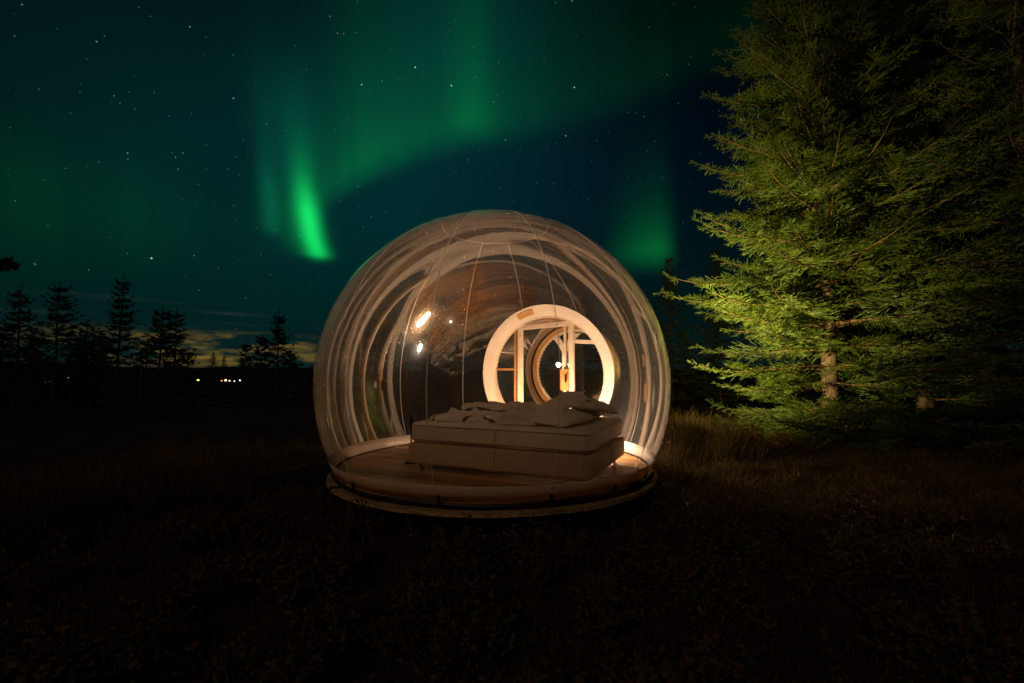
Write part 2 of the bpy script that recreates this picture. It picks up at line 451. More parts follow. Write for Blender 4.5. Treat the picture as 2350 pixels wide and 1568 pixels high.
# ------------------------------------------------------------------ ground
def gz(x, y):
    x = np.asarray(x, float); y = np.asarray(y, float)
    r = np.hypot(x, y)
    near = 0.035 * vnoise(x * 1.4, y * 1.4) + 0.02 * vnoise(x * 4.1, y * 4.1, 3)
    drop = -5.0 * np.clip((r - 22) / 75, 0, 1) ** 1.3
    left = 0.10 * np.clip((-x - 2.2) / 3, 0, 1)
    under = np.exp(-((x + 0.21) ** 2 + (y - 5.48) ** 2) / 3.0) * -0.06
    return near * np.exp(-r / 60) + drop + left + under


rad = np.concatenate([[0.0], np.geomspace(0.3, 1400, 110)])
ang = np.linspace(0, 2 * math.pi, 180, endpoint=False)
gx = (rad[:, None] * np.cos(ang)); gy = (rad[:, None] * np.sin(ang)) + 4.0
GV = np.stack([gx, gy, gz(gx, gy)], -1).reshape(-1, 3)
n = len(ang)
GF = np.array([(i * n + j, i * n + (j + 1) % n, (i + 1) * n + (j + 1) % n, (i + 1) * n + j) for i in range(len(rad) - 1) for j in range(n)])
g = mesh('ground', GV, GF, 'ground_soil', smooth=True); tag(g, kind='structure')

# far dark hills all round the horizon
ha = np.linspace(0, 2 * math.pi, 241)[:-1]
hz = 4.5 + 6.0 * (0.5 + 0.5 * vnoise(ha * 3, ha * 1.7, 1)) + 1.6 * vnoise(ha * 14, ha * 9, 5)
HV, HF = [], []
for k, (rr, zz) in enumerate(((300, -6), (360, 0.5), (430, 0.85), (520, 1.0), (650, -6))):
    for j, a in enumerate(ha):
        z = zz if zz < 0 else zz * hz[j]
        HV.append((rr * math.sin(a), rr * math.cos(a), z))
n = len(ha)
for i in range(4):
    for j in range(n): HF.append((i * n + j, (i + 1) * n + j, (i + 1) * n + (j + 1) % n, i * n + (j + 1) % n))
h = mesh('hills', HV, HF, 'hill_heath', smooth=True); tag(h, kind='structure')

# ------------------------------------------------------------------ deck
DC = np.array([-0.21, 5.48])       # centre of the dome
FZ = 0.36                          # wooden floor inside
DA, DB = 2.0, 1.97                 # half axes of the dome
BR = 1.76                          # its radius at the floor
DCZ = FZ + DB * math.sqrt(1 - (BR / DA) ** 2)
BOARD_A = R(-25)


def planks(parent, name, rad, ztop, th, w, gap, mat, inner=None):
    k = int(2 * rad / w) + 1
    for i in range(k):
        y0 = -rad + i * w; y1 = min(y0 + w - gap, rad - 0.002)
        if y1 - y0 < 0.03: continue
        ys = np.linspace(y0, y1, 5)
        xs = np.sqrt(np.maximum(rad ** 2 - ys ** 2, 0.0004))
        arcs = [list(zip(xs, ys)) + list(zip(-xs[::-1], ys[::-1]))]
        if inner is not None and (abs(y0) < inner and abs(y1) < inner):
            xi = np.sqrt(np.maximum(inner ** 2 - ys ** 2, 0.0))
            arcs = [list(zip(xs, ys)) + list(zip(xi[::-1], ys[::-1])), list(zip(-xi, ys)) + list(zip(-xs[::-1], ys[::-1]))]
        for poly in arcs:
            dz = random.uniform(-0.0025, 0.0025)
            m = len(poly)
            V = [(x, y, dz) for x, y in poly] + [(x, y, dz - th) for x, y in poly]
            F = [tuple(range(m)), tuple(range(2 * m - 1, m - 1, -1))] + [(a, a + m, (a + 1) % m + m, (a + 1) % m) for a in range(m)]
            o = mesh(name, V, F, mat, parent)
            o.location = (0, 0, ztop)


deck = empty('round_deck', (DC[0], DC[1], 0), BOARD_A)
tag(deck, 'round raised timber deck carrying the clear bubble dome', 'deck')
planks(deck, 'plank', 1.84, 0.295, 0.035, 0.137, 0.006, 'deck_wood', inner=1.60)
planks(deck, 'floor_board', 1.745, FZ, 0.025, 0.118, 0.016, 'floor_wood')
for yy in (-1.2, -0.4, 0.4, 1.2):
    hl = math.sqrt(1.78 ** 2 - yy ** 2)
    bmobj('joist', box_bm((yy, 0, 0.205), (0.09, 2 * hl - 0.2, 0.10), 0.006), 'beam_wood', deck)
V, F = lathe([(1.755, 0.255), (1.755, 0.335), (1.715, 0.335), (1.715, 0.255), (1.755, 0.255)], 72)
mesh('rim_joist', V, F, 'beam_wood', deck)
for a in range(8):
    t = a * math.pi / 4 + 0.2
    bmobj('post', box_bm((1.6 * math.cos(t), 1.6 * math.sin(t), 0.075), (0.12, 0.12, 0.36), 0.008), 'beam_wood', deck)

# ------------------------------------------------------------------ the bubble dome
dome = empty('bubble_dome', (DC[0], DC[1], FZ))
tag(dome, 'clear inflated bubble dome with white base band and round doorway', 'dome')
SK = 0.125                           # height of the white band
CZ = DCZ - FZ                       # centre above the floor
RING_DIR = math.atan2(0.80, 1.72)   # azimuth of the doorway seen from the dome centre, from +Y to +X
rax = np.array([math.sin(RING_DIR), math.cos(RING_DIR), 0])
rperp = np.array([math.cos(RING_DIR), -math.sin(RING_DIR), 0])
RZ = 1.02                           # height of the doorway's centre above the floor
NS = 12; SEG0 = 0.40 * math.pi / 6  # seams
NU = 16                             # columns in a gore
seam0 = R(-90 - 13)                 # azimuth of the first seam (measured from +X)


def dome_r(theta, phi, off=0.0):
    """point on the membrane: theta around, phi elevation parameter"""
    k = (theta - seam0) / (2 * math.pi / NS); fr = k - np.floor(k)
    bul = 0.0016 * np.sin(np.pi * fr) * np.cos(phi) + 0.0009 * vnoise(3.1 * np.cos(theta) + 2 * phi, 3.1 * np.sin(theta) + 3 * phi, 2) * np.cos(phi)
    s = 1 + (bul + off) / DA
    return np.stack([DA * s * np.cos(phi) * np.cos(theta), DA * s * np.cos(phi) * np.sin(theta), CZ + DB * s * np.sin(phi)], -1)


def dome_n(theta, phi):
    e = 1e-3
    a = dome_r(theta + e, phi) - dome_r(theta - e, phi); b = dome_r(theta, phi + e) - dome_r(theta, phi - e)
    nn = np.cross(a, b); return nn / (np.linalg.norm(nn, axis=-1, keepdims=True) + 1e-12)


def set_normals(o, N):
    o.data.normals_split_custom_set_from_vertices([tuple(v) for v in N])


PHI0 = math.asin((SK - CZ) / DB)
PHIB = math.asin((0.012 - CZ) / DB)
CAP = math.acos(0.64 / DA)


def in_door(P, r):
    d = P - np.array([0, 0, RZ])
    back = d @ rax
    lat = d @ rperp
    return (back > 0) & (np.hypot(lat, d[..., 2]) < r)


phis = np.linspace(PHI0, CAP, 56)
for k in range(NS):
    th = seam0 + (k + np.linspace(0, 1, NU + 1)) * 2 * math.pi / NS
    T, Pp = np.meshgrid(th[:], phis)
    tt = np.clip(T, th[0] + 1e-4, th[-1] - 1e-4)
    P = dome_r(tt, Pp); N = dome_n(tt, Pp)
    nv = NU + 1
    Fq = []
    for i in range(len(phis) - 1):
        for j in range(NU):
            q = (i * nv + j, i * nv + j + 1, (i + 1) * nv + j + 1, (i + 1) * nv + j)
            c = (P[i, j] + P[i, j + 1] + P[i + 1, j] + P[i + 1, j + 1]) / 4
            if in_door(c, 0.97): continue
            Fq.append(q)
    if not Fq: continue
    Fq = np.array(Fq); lab = np.arange(P.shape[0] * P.shape[1])
    while True:                                   # pieces that the doorway cuts apart become panels of their own
        mn = lab[Fq].min(1); new = lab.copy(); np.minimum.at(new, Fq.ravel(), np.repeat(mn, 4))
        if (new == lab).all(): break
        lab = new
    for c in np.unique(lab[Fq[:, 0]]):
        Fc = Fq[lab[Fq[:, 0]] == c]
        used, inv = np.unique(Fc, return_inverse=True)
        o = mesh('panel', P.reshape(-1, 3)[used], inv.reshape(Fc.shape), 'clear_vinyl', dome, smooth=True)
        set_normals(o, N.reshape(-1, 3)[used])
# polar cap
ph = np.linspace(CAP, math.pi / 2 - 1e-3, 12); th = np.linspace(0, 2 * math.pi, 97)[:-1]
T, Pp = np.meshgrid(th, ph); P = dome_r(T, Pp); N = dome_n(T, Pp)
m = len(th)
Fq = [(i * m + j, i * m + (j + 1) % m, (i + 1) * m + (j + 1) % m, (i + 1) * m + j) for i in range(len(ph) - 1) for j in range(m)]
Fq.append(tuple((len(ph) - 1) * m + j for j in range(m)))
o = mesh('crown_panel', P.reshape(-1, 3), Fq, 'clear_vinyl', dome, smooth=True)


def strip(thetas, phs, half_t, half_p, off, name, mat, th=0.002):
    """a narrow closed band lying on the membrane"""
    thetas = np.asarray(thetas); phs = np.asarray(phs)
    ct = np.cos(phs)
    a = [dome_r(thetas - half_t / (DA * np.maximum(ct, .05)), phs - half_p / DB, off), dome_r(thetas + half_t / (DA * np.maximum(ct, .05)), phs + half_p / DB, off)]
    b = [dome_r(thetas + half_t / (DA * np.maximum(ct, .05)), phs + half_p / DB, off + th), dome_r(thetas - half_t / (DA * np.maximum(ct, .05)), phs - half_p / DB, off + th)]
    L = [a[0], a[1], b[0], b[1]]
    V = np.concatenate(L); m = len(thetas)
    F = []
    for e in range(4):
        f = (e + 1) % 4
        for i in range(m - 1): F.append((e * m + i, f * m + i, f * m + i + 1, e * m + i + 1))
    F.append((0, m, 2 * m, 3 * m)); F.append((m - 1, 4 * m - 1, 3 * m - 1, 2 * m - 1))
    return mesh(name, V, F, mat, dome, smooth=False)


for k in range(NS):
    th0 = seam0 + k * 2 * math.pi / NS
    ps = np.linspace(PHI0 - 0.02, CAP, 60)
    keep = ~in_door(dome_r(np.full_like(ps, th0), ps), 1.0)
    if keep.all(): runs = [ps]
    else:
        ii = np.where(~keep)[0]; runs = [ps[:ii[0]], ps[ii[-1] + 1:]]
    for r_ in runs:
        if len(r_) > 3: strip(np.full_like(r_, th0), r_, 0.0045, 0, 0.003, 'seam', 'seam_weld')
strip(np.linspace(0, 2 * math.pi, 121), np.full(121, CAP), 0, 0.007, 0.003, 'crown_seam', 'seam_weld')

# white band round the base, dark hem under it, straps over it
TH = np.linspace(0, 2 * math.pi, 145)[:-1]
prof = [(PHIB, 0.004), ((PHIB + PHI0) / 2, 0.004), (PHI0 + 0.004, 0.004), (PHI0 + 0.004, -0.004), ((PHIB + PHI0) / 2, -0.004), (PHIB, -0.004)]
V = np.concatenate([dome_r(TH, np.full_like(TH, p), o_) for p, o_ in prof]); m = len(TH)
F = [(i * m + j, i * m + (j + 1) % m, ((i + 1) % 6) * m + (j + 1) % m, ((i + 1) % 6) * m + j) for i in range(6) for j in range(m)]
mesh('base_band', V, F, 'white_vinyl', dome, smooth=True)
V, F = [], []
rr = np.array([BR + 0.012 + 0.016 * math.cos(a) for a in np.linspace(0, 2 * math.pi, 9)[:-1]]); zz = np.array([-0.030 + 0.022 * math.sin(a) for a in np.linspace(0, 2 * math.pi, 9)[:-1]])
V = [(r_ * math.cos(t), r_ * math.sin(t), z_ + 0.004 * math.sin(9 * t)) for r_, z_ in zip(rr, zz) for t in TH]
F = [(i * m + j, i * m + (j + 1) % m, ((i + 1) % 8) * m + (j + 1) % m, ((i + 1) % 8) * m + j) for i in range(8) for j in range(m)]
mesh('hem_tube', V, F, 'black_hem', dome, smooth=True)
for d0 in (-12, 17, 38, 56, -42, -68, 80, 120, -110, 200):
    t0 = R(-90 + d0)
    bm = box_bm((0, 0, 0), (0.03, 0.012, 0.10), 0.003)
    bmesh.ops.rotate(bm, matrix=Matrix.Rotation(R(14), 3, 'X'), verts=bm.verts)
    bmesh.ops.rotate(bm, matrix=Matrix.Rotation(t0 + math.pi / 2, 3, 'Z'), verts=bm.verts)
    bmesh.ops.translate(bm, vec=((BR + 0.040) * math.cos(t0), (BR + 0.040) * math.sin(t0), 0.006), verts=bm.verts)
    bmobj('strap', bm, 'black_hem', dome)
for d0, ww in ((47, 0.22), (64, 0.12)):
    t0 = R(-90 + d0)
    bm = box_bm((0, 0, 0), (ww, 0.016, 0.06), 0.006)
    bmesh.ops.rotate(bm, matrix=Matrix.Rotation(R(14), 3, 'X'), verts=bm.verts)
    bmesh.ops.rotate(bm, matrix=Matrix.Rotation(t0 + math.pi / 2, 3, 'Z'), verts=bm.verts)
    bmesh.ops.translate(bm, vec=((BR + 0.052) * math.cos(t0), (BR + 0.052) * math.sin(t0), 0.012), verts=bm.verts)
    bmobj('clamp_plate', bm, 'black_hem', dome)

# round doorway: flange lying on the membrane, hoop, tunnel, outer hoop, doors
TR = 1.07; TI = 0.905


def on_dome_at(lat, zz, off=0.0):
    """point of the membrane behind which (lat, zz) lies in the plane of the doorway"""
    s2 = 1 - (lat / (DA + off)) ** 2 - ((zz - CZ) / (DB + off)) ** 2
    return rperp * lat + rax * (DA + off) * math.sqrt(max(s2, 0.0)) + np.array([0, 0, zz])


na = 96
V, F = [], []
for j in range(na):
    a = 2 * math.pi * j / na
    for rr_, off in ((TR, -0.012), (TI, -0.018), (TI, 0.014), (TR, 0.010)):
        V.append(on_dome_at(rr_ * math.cos(a), max(RZ + rr_ * math.sin(a), 0.01), off))
for j in range(na):
    k = (j + 1) % na
    for e in range(4): F.append((j * 4 + e, j * 4 + (e + 1) % 4, k * 4 + (e + 1) % 4, k * 4 + e))
ring = mesh('doorway_flange', V, F, 'white_flange', dome, smooth=False)
# stitched inner lip (a rope-like welt)
V, F = [], []
path = []
for j in range(300):
    a = 2 * math.pi * j / 300
    r2 = TI - 0.012 + 0.008 * math.sin(90 * a)
    p = on_dome_at(r2 * math.cos(a), max(RZ + r2 * math.sin(a), 0.03), 0.02); path.append(p)
path = np.array(path)
V, F = tube(np.concatenate([path, path[:1]]), 0.012, 6, cap=False)
mesh('stitched_lip', V, F, 'painted_frame', dome, smooth=True)
bmv = []
V, F = [], []
for a0 in (100, 110.5):
    pass
aa = np.linspace(R(100), R(116), 10)
for rr_, off in ((TR - 0.045, -0.016), (TR - 0.12, -0.016), (TR - 0.12, -0.028), (TR - 0.045, -0.026)):
    for a in aa: V.append(on_dome_at(rr_ * math.cos(a), RZ + rr_ * math.sin(a), off))
m = len(aa)
for e in range(4):
    f = (e + 1) % 4
    for i in range(m - 1): F.append((e * m + i, f * m + i, f * m + i + 1, e * m + i + 1))
F += [(0, m, 2 * m, 3 * m), (m - 1, 4 * m - 1, 3 * m - 1, 2 * m - 1)]
mesh('wooden_tab', V, F, 'frame_wood', dome)

# the entrance tunnel is joined to the dome
D0 = math.sqrt(DA ** 2 - 1.0) * 0.985       # distance of the doorway plane from the dome centre


def tp(lat, z, dep):                         # point in tunnel coordinates -> dome coordinates
    return rperp * lat + rax * dep + np.array([0, 0, z])


TL = 1.75
OUT_LAT, OUT_Z, OUT_R = -0.07, 1.10, 0.86
na = 72; nl = 8
V, F = [], []
for i in range(nl + 1):
    t = i / nl; r_ = 0.95 * (1 - t) + (OUT_R + 0.02) * t + 0.05 * math.sin(math.pi * t)
    for j in range(na):
        a = 2 * math.pi * j / na
        lat = OUT_LAT * t + r_ * math.cos(a); z = max((RZ * (1 - t) + OUT_Z * t) + r_ * math.sin(a), 0.012)
        base = on_dome_at(lat, z, 0.016) @ rax
        V.append(tp(lat, z, base * (1 - t) + (D0 + TL) * t))
for i in range(nl):
    for j in range(na): F.append((i * na + j, i * na + (j + 1) % na, (i + 1) * na + (j + 1) % na, (i + 1) * na + j))
mesh('tunnel_skin', V, F, 'tunnel_vinyl', dome, smooth=True)


def hoop(name, lat0, z0, r0, r1, dep, th, mat, n=80):
    V, F = [], []
    for j in range(n):
        a = 2 * math.pi * j / n
        for r_, dd in ((r0, 0), (r1, 0), (r1, th), (r0, th)):
            V.append(tp(lat0 + r_ * math.cos(a), max(z0 + r_ * math.sin(a), 0.012), dep + dd))
    for j in range(n):
        k = (j + 1) % n
        for e in range(4): F.append((j * 4 + e, j * 4 + (e + 1) % 4, k * 4 + (e + 1) % 4, k * 4 + e))
    return mesh(name, V, F, mat, dome)


def bar(name, p, q, w, d, mat, dep):
    """flat bar in a plane of the tunnel, from p=(lat,z) to q"""
    p = np.array(p, float); q = np.array(q, float); t = (q - p) / np.linalg.norm(q - p); nrm = np.array([-t[1], t[0]])
    V = []
    for dd in (0, d):
        for c in (p - nrm * w / 2, p + nrm * w / 2, q + nrm * w / 2, q - nrm * w / 2): V.append(tp(c[0], c[1], dep + dd))
    F = [(0, 1, 2, 3), (7, 6, 5, 4), (0, 4, 5, 1), (1, 5, 6, 2), (2, 6, 7, 3), (3, 7, 4, 0)]
    o = mesh(name, V, F, mat, dome)
    bm = bmesh.new(); bm.from_mesh(o.data); bmesh.ops.bevel(bm, geom=bm.edges[:], offset=min(w, d) * 0.12, segments=2, affect='EDGES'); bm.to_mesh(o.data); bm.free()
    return o


# inner door frame
IN = D0 + 0.06
hoop('inner_hoop', 0, RZ, 0.965, 0.905, IN - 0.005, 0.05, 'painted_frame')
LP, RP, TOPZ = -0.455, 0.40, 1.80
bar('door_post', (LP, 0.015), (LP, TOPZ), 0.085, 0.06, 'painted_frame', IN)
bar('door_post', (RP, 0.015), (RP, TOPZ), 0.085, 0.06, 'painted_frame', IN)
bar('door_head', (LP - 0.03, TOPZ - 0.035), (RP + 0.03, TOPZ + 0.005), 0.075, 0.056, 'painted_frame', IN + 0.002)
bar('door_stop', (LP - 0.09, 0.015), (LP - 0.09, TOPZ - 0.06), 0.028, 0.10, 'frame_wood', IN + 0.01)
bar('door_stop', (RP - 0.105, 0.015), (RP - 0.105, TOPZ - 0.03), 0.03, 0.09, 'painted_frame', IN + 0.01)
bar('side_rail', (-0.875, 1.10), (LP - 0.105, 1.10), 0.035, 0.04, 'frame_wood', IN + 0.015)
bar('side_rail', (-0.80, 1.38), (LP - 0.105, 1.36), 0.012, 0.02, 'painted_frame', IN + 0.02)
bar('side_rail', (RP + 0.045, 1.52), (0.76, 1.50), 0.06, 0.03, 'painted_frame', IN + 0.02)
bar('head_strut', (-0.02, TOPZ + 0.02), (-0.02, 1.885), 0.05, 0.04, 'frame_wood', IN + 0.01)
# latch plate with handle
lp = bar('latch_plate', (RP - 0.105, 0.78), (RP - 0.105, 1.10), 0.14, 0.02, 'frame_wood', IN - 0.022)
lh = bar('handle', (RP - 0.075, 0.90), (RP - 0.075, 1.02), 0.02, 0.035, 'dark_metal', IN - 0.06); lh.parent = lp
# outer door: hoop, Y-shaped mullion, pane
OD = D0 + TL
hoop('outer_hoop', OUT_LAT, OUT_Z, OUT_R, OUT_R - 0.085, OD, 0.07, 'frame_wood')
hoop('outer_lip', OUT_LAT, OUT_Z, OUT_R - 0.085, OUT_R - 0.13, OD + 0.02, 0.05, 'painted_frame')
YS = OUT_LAT - 0.20
bar('mullion', (YS, 0.30), (YS, 1.40), 0.10, 0.05, 'painted_frame', OD + 0.01)


def arc_arm(sgn):
    P = []
    for t in np.linspace(0, 1, 9):
        P.append((YS + sgn * 0.25 * t ** 2.0, 1.38 + 0.42 * (1 - (1 - t) ** 1.0) * (0.9 + 0.1 * t)))
    V, F = [], []
    for i, (a, b) in enumerate(P):
        w = 0.045 + 0.03 * (i / 8)
        for dl, dd in ((-w, 0), (w, 0), (w, 0.045), (-w, 0.045)): V.append(tp(a + dl, b, OD + 0.013 + dd))
    for i in range(8):
        for e in range(4): F.append((i * 4 + e, i * 4 + (e + 1) % 4, (i + 1) * 4 + (e + 1) % 4, (i + 1) * 4 + e))
    F += [(0, 1, 2, 3), (35, 34, 33, 32)]
    mesh('mullion_arm', V, F, 'painted_frame', dome)


arc_arm(-1); arc_arm(1)
bm = bmesh.new()
vs = [bm.verts.new(tp(OUT_LAT + (OUT_R - 0.10) * math.cos(2 * math.pi * j / 64), max(OUT_Z + (OUT_R - 0.10) * math.sin(2 * math.pi * j / 64), 0.02), OD + 0.045)) for j in range(64)]
bm.faces.new(vs)
bmesh.ops.solidify(bm, geom=bm.faces[:], thickness=0.006)
bmobj('pane', bm, 'door_pane', dome)
# toothed closure strip along the left of the outer hoop
V, F = [], []
for a0 in np.linspace(R(128), R(205), 15):
    c, s = math.cos(a0), math.sin(a0); r0, r1 = OUT_R - 0.132, OUT_R - 0.205; da = 0.030
    b0 = len(V)
    for dd in (0.0, 0.03):
        V += [tp(OUT_LAT + r0 * math.cos(a0 - da), OUT_Z + r0 * math.sin(a0 - da), OD + dd), tp(OUT_LAT + r0 * math.cos(a0 + da), OUT_Z + r0 * math.sin(a0 + da), OD + dd),
              tp(OUT_LAT + r1 * math.cos(a0 + da * .6), OUT_Z + r1 * math.sin(a0 + da * .6), OD + dd), tp(OUT_LAT + r1 * math.cos(a0 - da * .6), OUT_Z + r1 * math.sin(a0 - da * .6), OD + dd)]
    F += [tuple(b0 + i for i in f) for f in ((0, 1, 2, 3), (7, 6, 5, 4), (0, 4, 5, 1), (1, 5, 6, 2), (2, 6, 7, 3), (3, 7, 4, 0))]
zs = mesh('toothed_closure', V, F, 'black_hem', dome)
# tunnel floor slab
bm = box_bm((0, 0, 0), (1.0, TL + 0.3, 0.03), 0.004)
bmesh.ops.rotate(bm, matrix=Matrix.Rotation(-RING_DIR, 3, 'Z'), verts=bm.verts)
bmesh.ops.translate(bm, vec=tuple(rax * (D0 + TL / 2 + 0.05) + np.array([0, 0, -0.012])), verts=bm.verts)
bmobj('tunnel_floor', bm, 'deck_wood', dome)


def lamp_light(name, loc, watts, col, size, kind='POINT', parent=None):
    l = bpy.data.lights.new(name, kind); l.energy = watts; l.color = col; l.shadow_soft_size = size
    o = bpy.data.objects.new(name, l); COL.objects.link(o); o.location = loc
    if parent is not None: o.parent = parent
    return o


# added lamp in the tunnel, standing in for a reflection in the door glass
tl = empty('glint_lamp', tuple(np.array([DC[0], DC[1], FZ]) + tp(-0.33, 1.20, OD - 0.16)))
tag(tl, 'small added bulb in the tunnel standing in for an outer door reflection', 'lamp')
bm = bmesh.new(); bmesh.ops.create_uvsphere(bm, u_segments=20, v_segments=12, radius=0.045); bmobj('bulb', bm, 'glint_bulb', tl, True)
V, F = tube([(0, 0.0, 0.04), (0, 0.02, 0.10), (0.0, 0.10, 0.12)], 0.008, 8); mesh('bracket', V, F, 'dark_metal', tl)
lamp_light('bulb_light', (-0.02, -0.10, 0), 5.0, (1.0, 0.72, 0.40), 0.04, parent=tl)

# ------------------------------------------------------------------ bed
BC = np.array([0.105, 5.14]); BA = R(-25); BL, BW = 1.97, 1.48
bed = empty('double_bed', (BC[0], BC[1], FZ), BA)
tag(bed, 'double bed with brown box base and pale mattress inside the dome', 'bed')
for s in (-1, 1):
    o = bmobj('base_box', box_bm((0.0, s * BW / 4, 0.19), (BL + 0.02, BW / 2 - 0.006, 0.215), 0.03, 4), 'box_fabric', bed, True)


def mattress():
    nx, ny = 40, 30
    bm = box_bm((0, 0, 0.410), (BL - 0.02, BW - 0.03, 0.215), 0.055, 5)
    bmesh.ops.subdivide_edges(bm, edges=bm.edges[:], cuts=2, use_grid_fill=True)
    for v in bm.verts:
        v.co += Vector((0.006 * math.sin(7 * v.co.y + 3 * v.co.z), 0.006 * math.sin(5 * v.co.x + 8 * v.co.z), 0.004 * math.sin(6 * v.co.x + 4 * v.co.y)))
    return bm


mt = bmobj('mattress', mattress(), 'sheet_fabric', bed, True)
def rounded_loop(hx, hy, rc, z, n=8):
    P = []
    for cx, cy, a0 in ((hx - rc, hy - rc, 0), (-hx + rc, hy - rc, 90), (-hx + rc, -hy + rc, 180), (hx - rc, -hy + rc, 270)):
        for a in np.linspace(R(a0), R(a0 + 90), n): P.append((cx + rc * math.cos(a), cy + rc * math.sin(a), z))
    return P


for zz_ in (0.340, 0.480):                       # piping round the mattress
    lp_ = rounded_loop((BL - 0.02) / 2 + 0.001, (BW - 0.03) / 2 + 0.001, 0.055, zz_)
    V, F = tube(np.array(lp_ + lp_[:1]), 0.006, 6, cap=False)
    pp = mesh('piping', V, F, 'box_fabric', mt, True)
for sx in (-1, 1):
    for sy in (-1, 1):
        V, F = lathe([(0.001, 0.0), (0.022, 0.0), (0.030, 0.085), (0.001, 0.085)], 14)
        o = mesh('leg', V, F, 'frame_wood', bed, True); o.location = (sx * (BL / 2 - 0.10), sy * (BW / 2 - 0.10), 0.0)


def drape(name, x0, x1, y0, y1, z0, hfun, mat, parent=None, nx=110, ny=90, th=0.05):
    """a rumpled quilt: closed sheet with rounded rim"""
    xs = np.linspace(0, 1, nx); ys = np.linspace(0, 1, ny)
    Xg, Yg = np.meshgrid(xs, ys)
    wob = 0.05 * vnoise(Yg * 6, Xg * 2, 1); woy = 0.03 * vnoise(Xg * 7, Yg * 2, 5)
    x = x0 + (x1 - x0) * Xg + wob * (np.abs(Xg - .5) * 2) ** 3; y = y0 + (y1 - y0) * Yg + woy * (np.abs(Yg - .5) * 2) ** 3
    rim = np.minimum(np.minimum(Xg, 1 - Xg) * (x1 - x0), np.minimum(Yg, 1 - Yg) * (y1 - y0))
    e = np.sqrt(np.clip(1 - (1 - np.clip(rim / 0.06, 0, 1)) ** 2, 0, 1))
    top = z0 + 0.004 + e * hfun(Xg, Yg, x, y)
    bot = z0 + 0.001 + 0 * top
    V = np.concatenate([np.stack([x, y, top], -1).reshape(-1, 3), np.stack([x, y, bot], -1).reshape(-1, 3)])
    N = nx * ny; F = []
    for i in range(ny - 1):
        for j in range(nx - 1):
            a = i * nx + j
            F.append((a, a + 1, a + nx + 1, a + nx)); F.append((N + a, N + a + nx, N + a + nx + 1, N + a + 1))
    for j in range(nx - 1):
        F.append((j, N + j, N + j + 1, j + 1)); b = (ny - 1) * nx + j; F.append((b, b + 1, N + b + 1, N + b))
    for i in range(ny - 1):
        a = i * nx; F.append((a, a + nx, N + a + nx, N + a)); b = a + nx - 1; F.append((b, N + b, N + b + nx, b + nx))
    return mesh(name, V, np.array(F), mat, parent, smooth=True)


MZ = 0.5175
duv = empty('duvet', (BC[0], BC[1], FZ + MZ + 0.004), BA)
tag(duv, 'rumpled cream duvet spread over the foot half of the bed', 'duvet')


def sabs(v): return np.sqrt(v * v + 0.012)


def hd(Xg, Yg, x, y):
    ridge = (1 - sabs(np.sin(8 * y + 3.5 * vnoise(x * 2.6, y * 1.6, 1)))) ** 1.6 * 0.060
    fold = 0.075 * (0.6 - sabs(vnoise(x * 5, y * 7, 3))) ** 2 + 0.030 * (0.7 - sabs(vnoise(x * 13, y * 17, 4))) ** 2 + 0.010 * sabs(np.sin(38 * x + 6 * vnoise(x * 4, y * 6, 9))) * np.clip(1 - Xg * 4, 0, 1)
    return 0.028 + ridge + fold + 0.025 * Yg - 0.01 * (Xg > .8)


d1 = drape('quilt', -0.84, 0.42, -0.58, 0.66, 0.0, hd, 'duvet_fabric', duv)


def hd2(Xg, Yg, x, y):
    return 0.018 + 0.045 * (1 - sabs(np.sin(13 * y + 4 * vnoise(x * 3, y * 2, 2)))) ** 1.5 + 0.03 * (0.7 - sabs(vnoise(x * 11, y * 14, 8))) ** 2


d2 = drape('turned_fold', -0.74, -0.02, -0.10, 0.58, 0.095, hd2, 'duvet_fabric', duv, nx=80, ny=70)


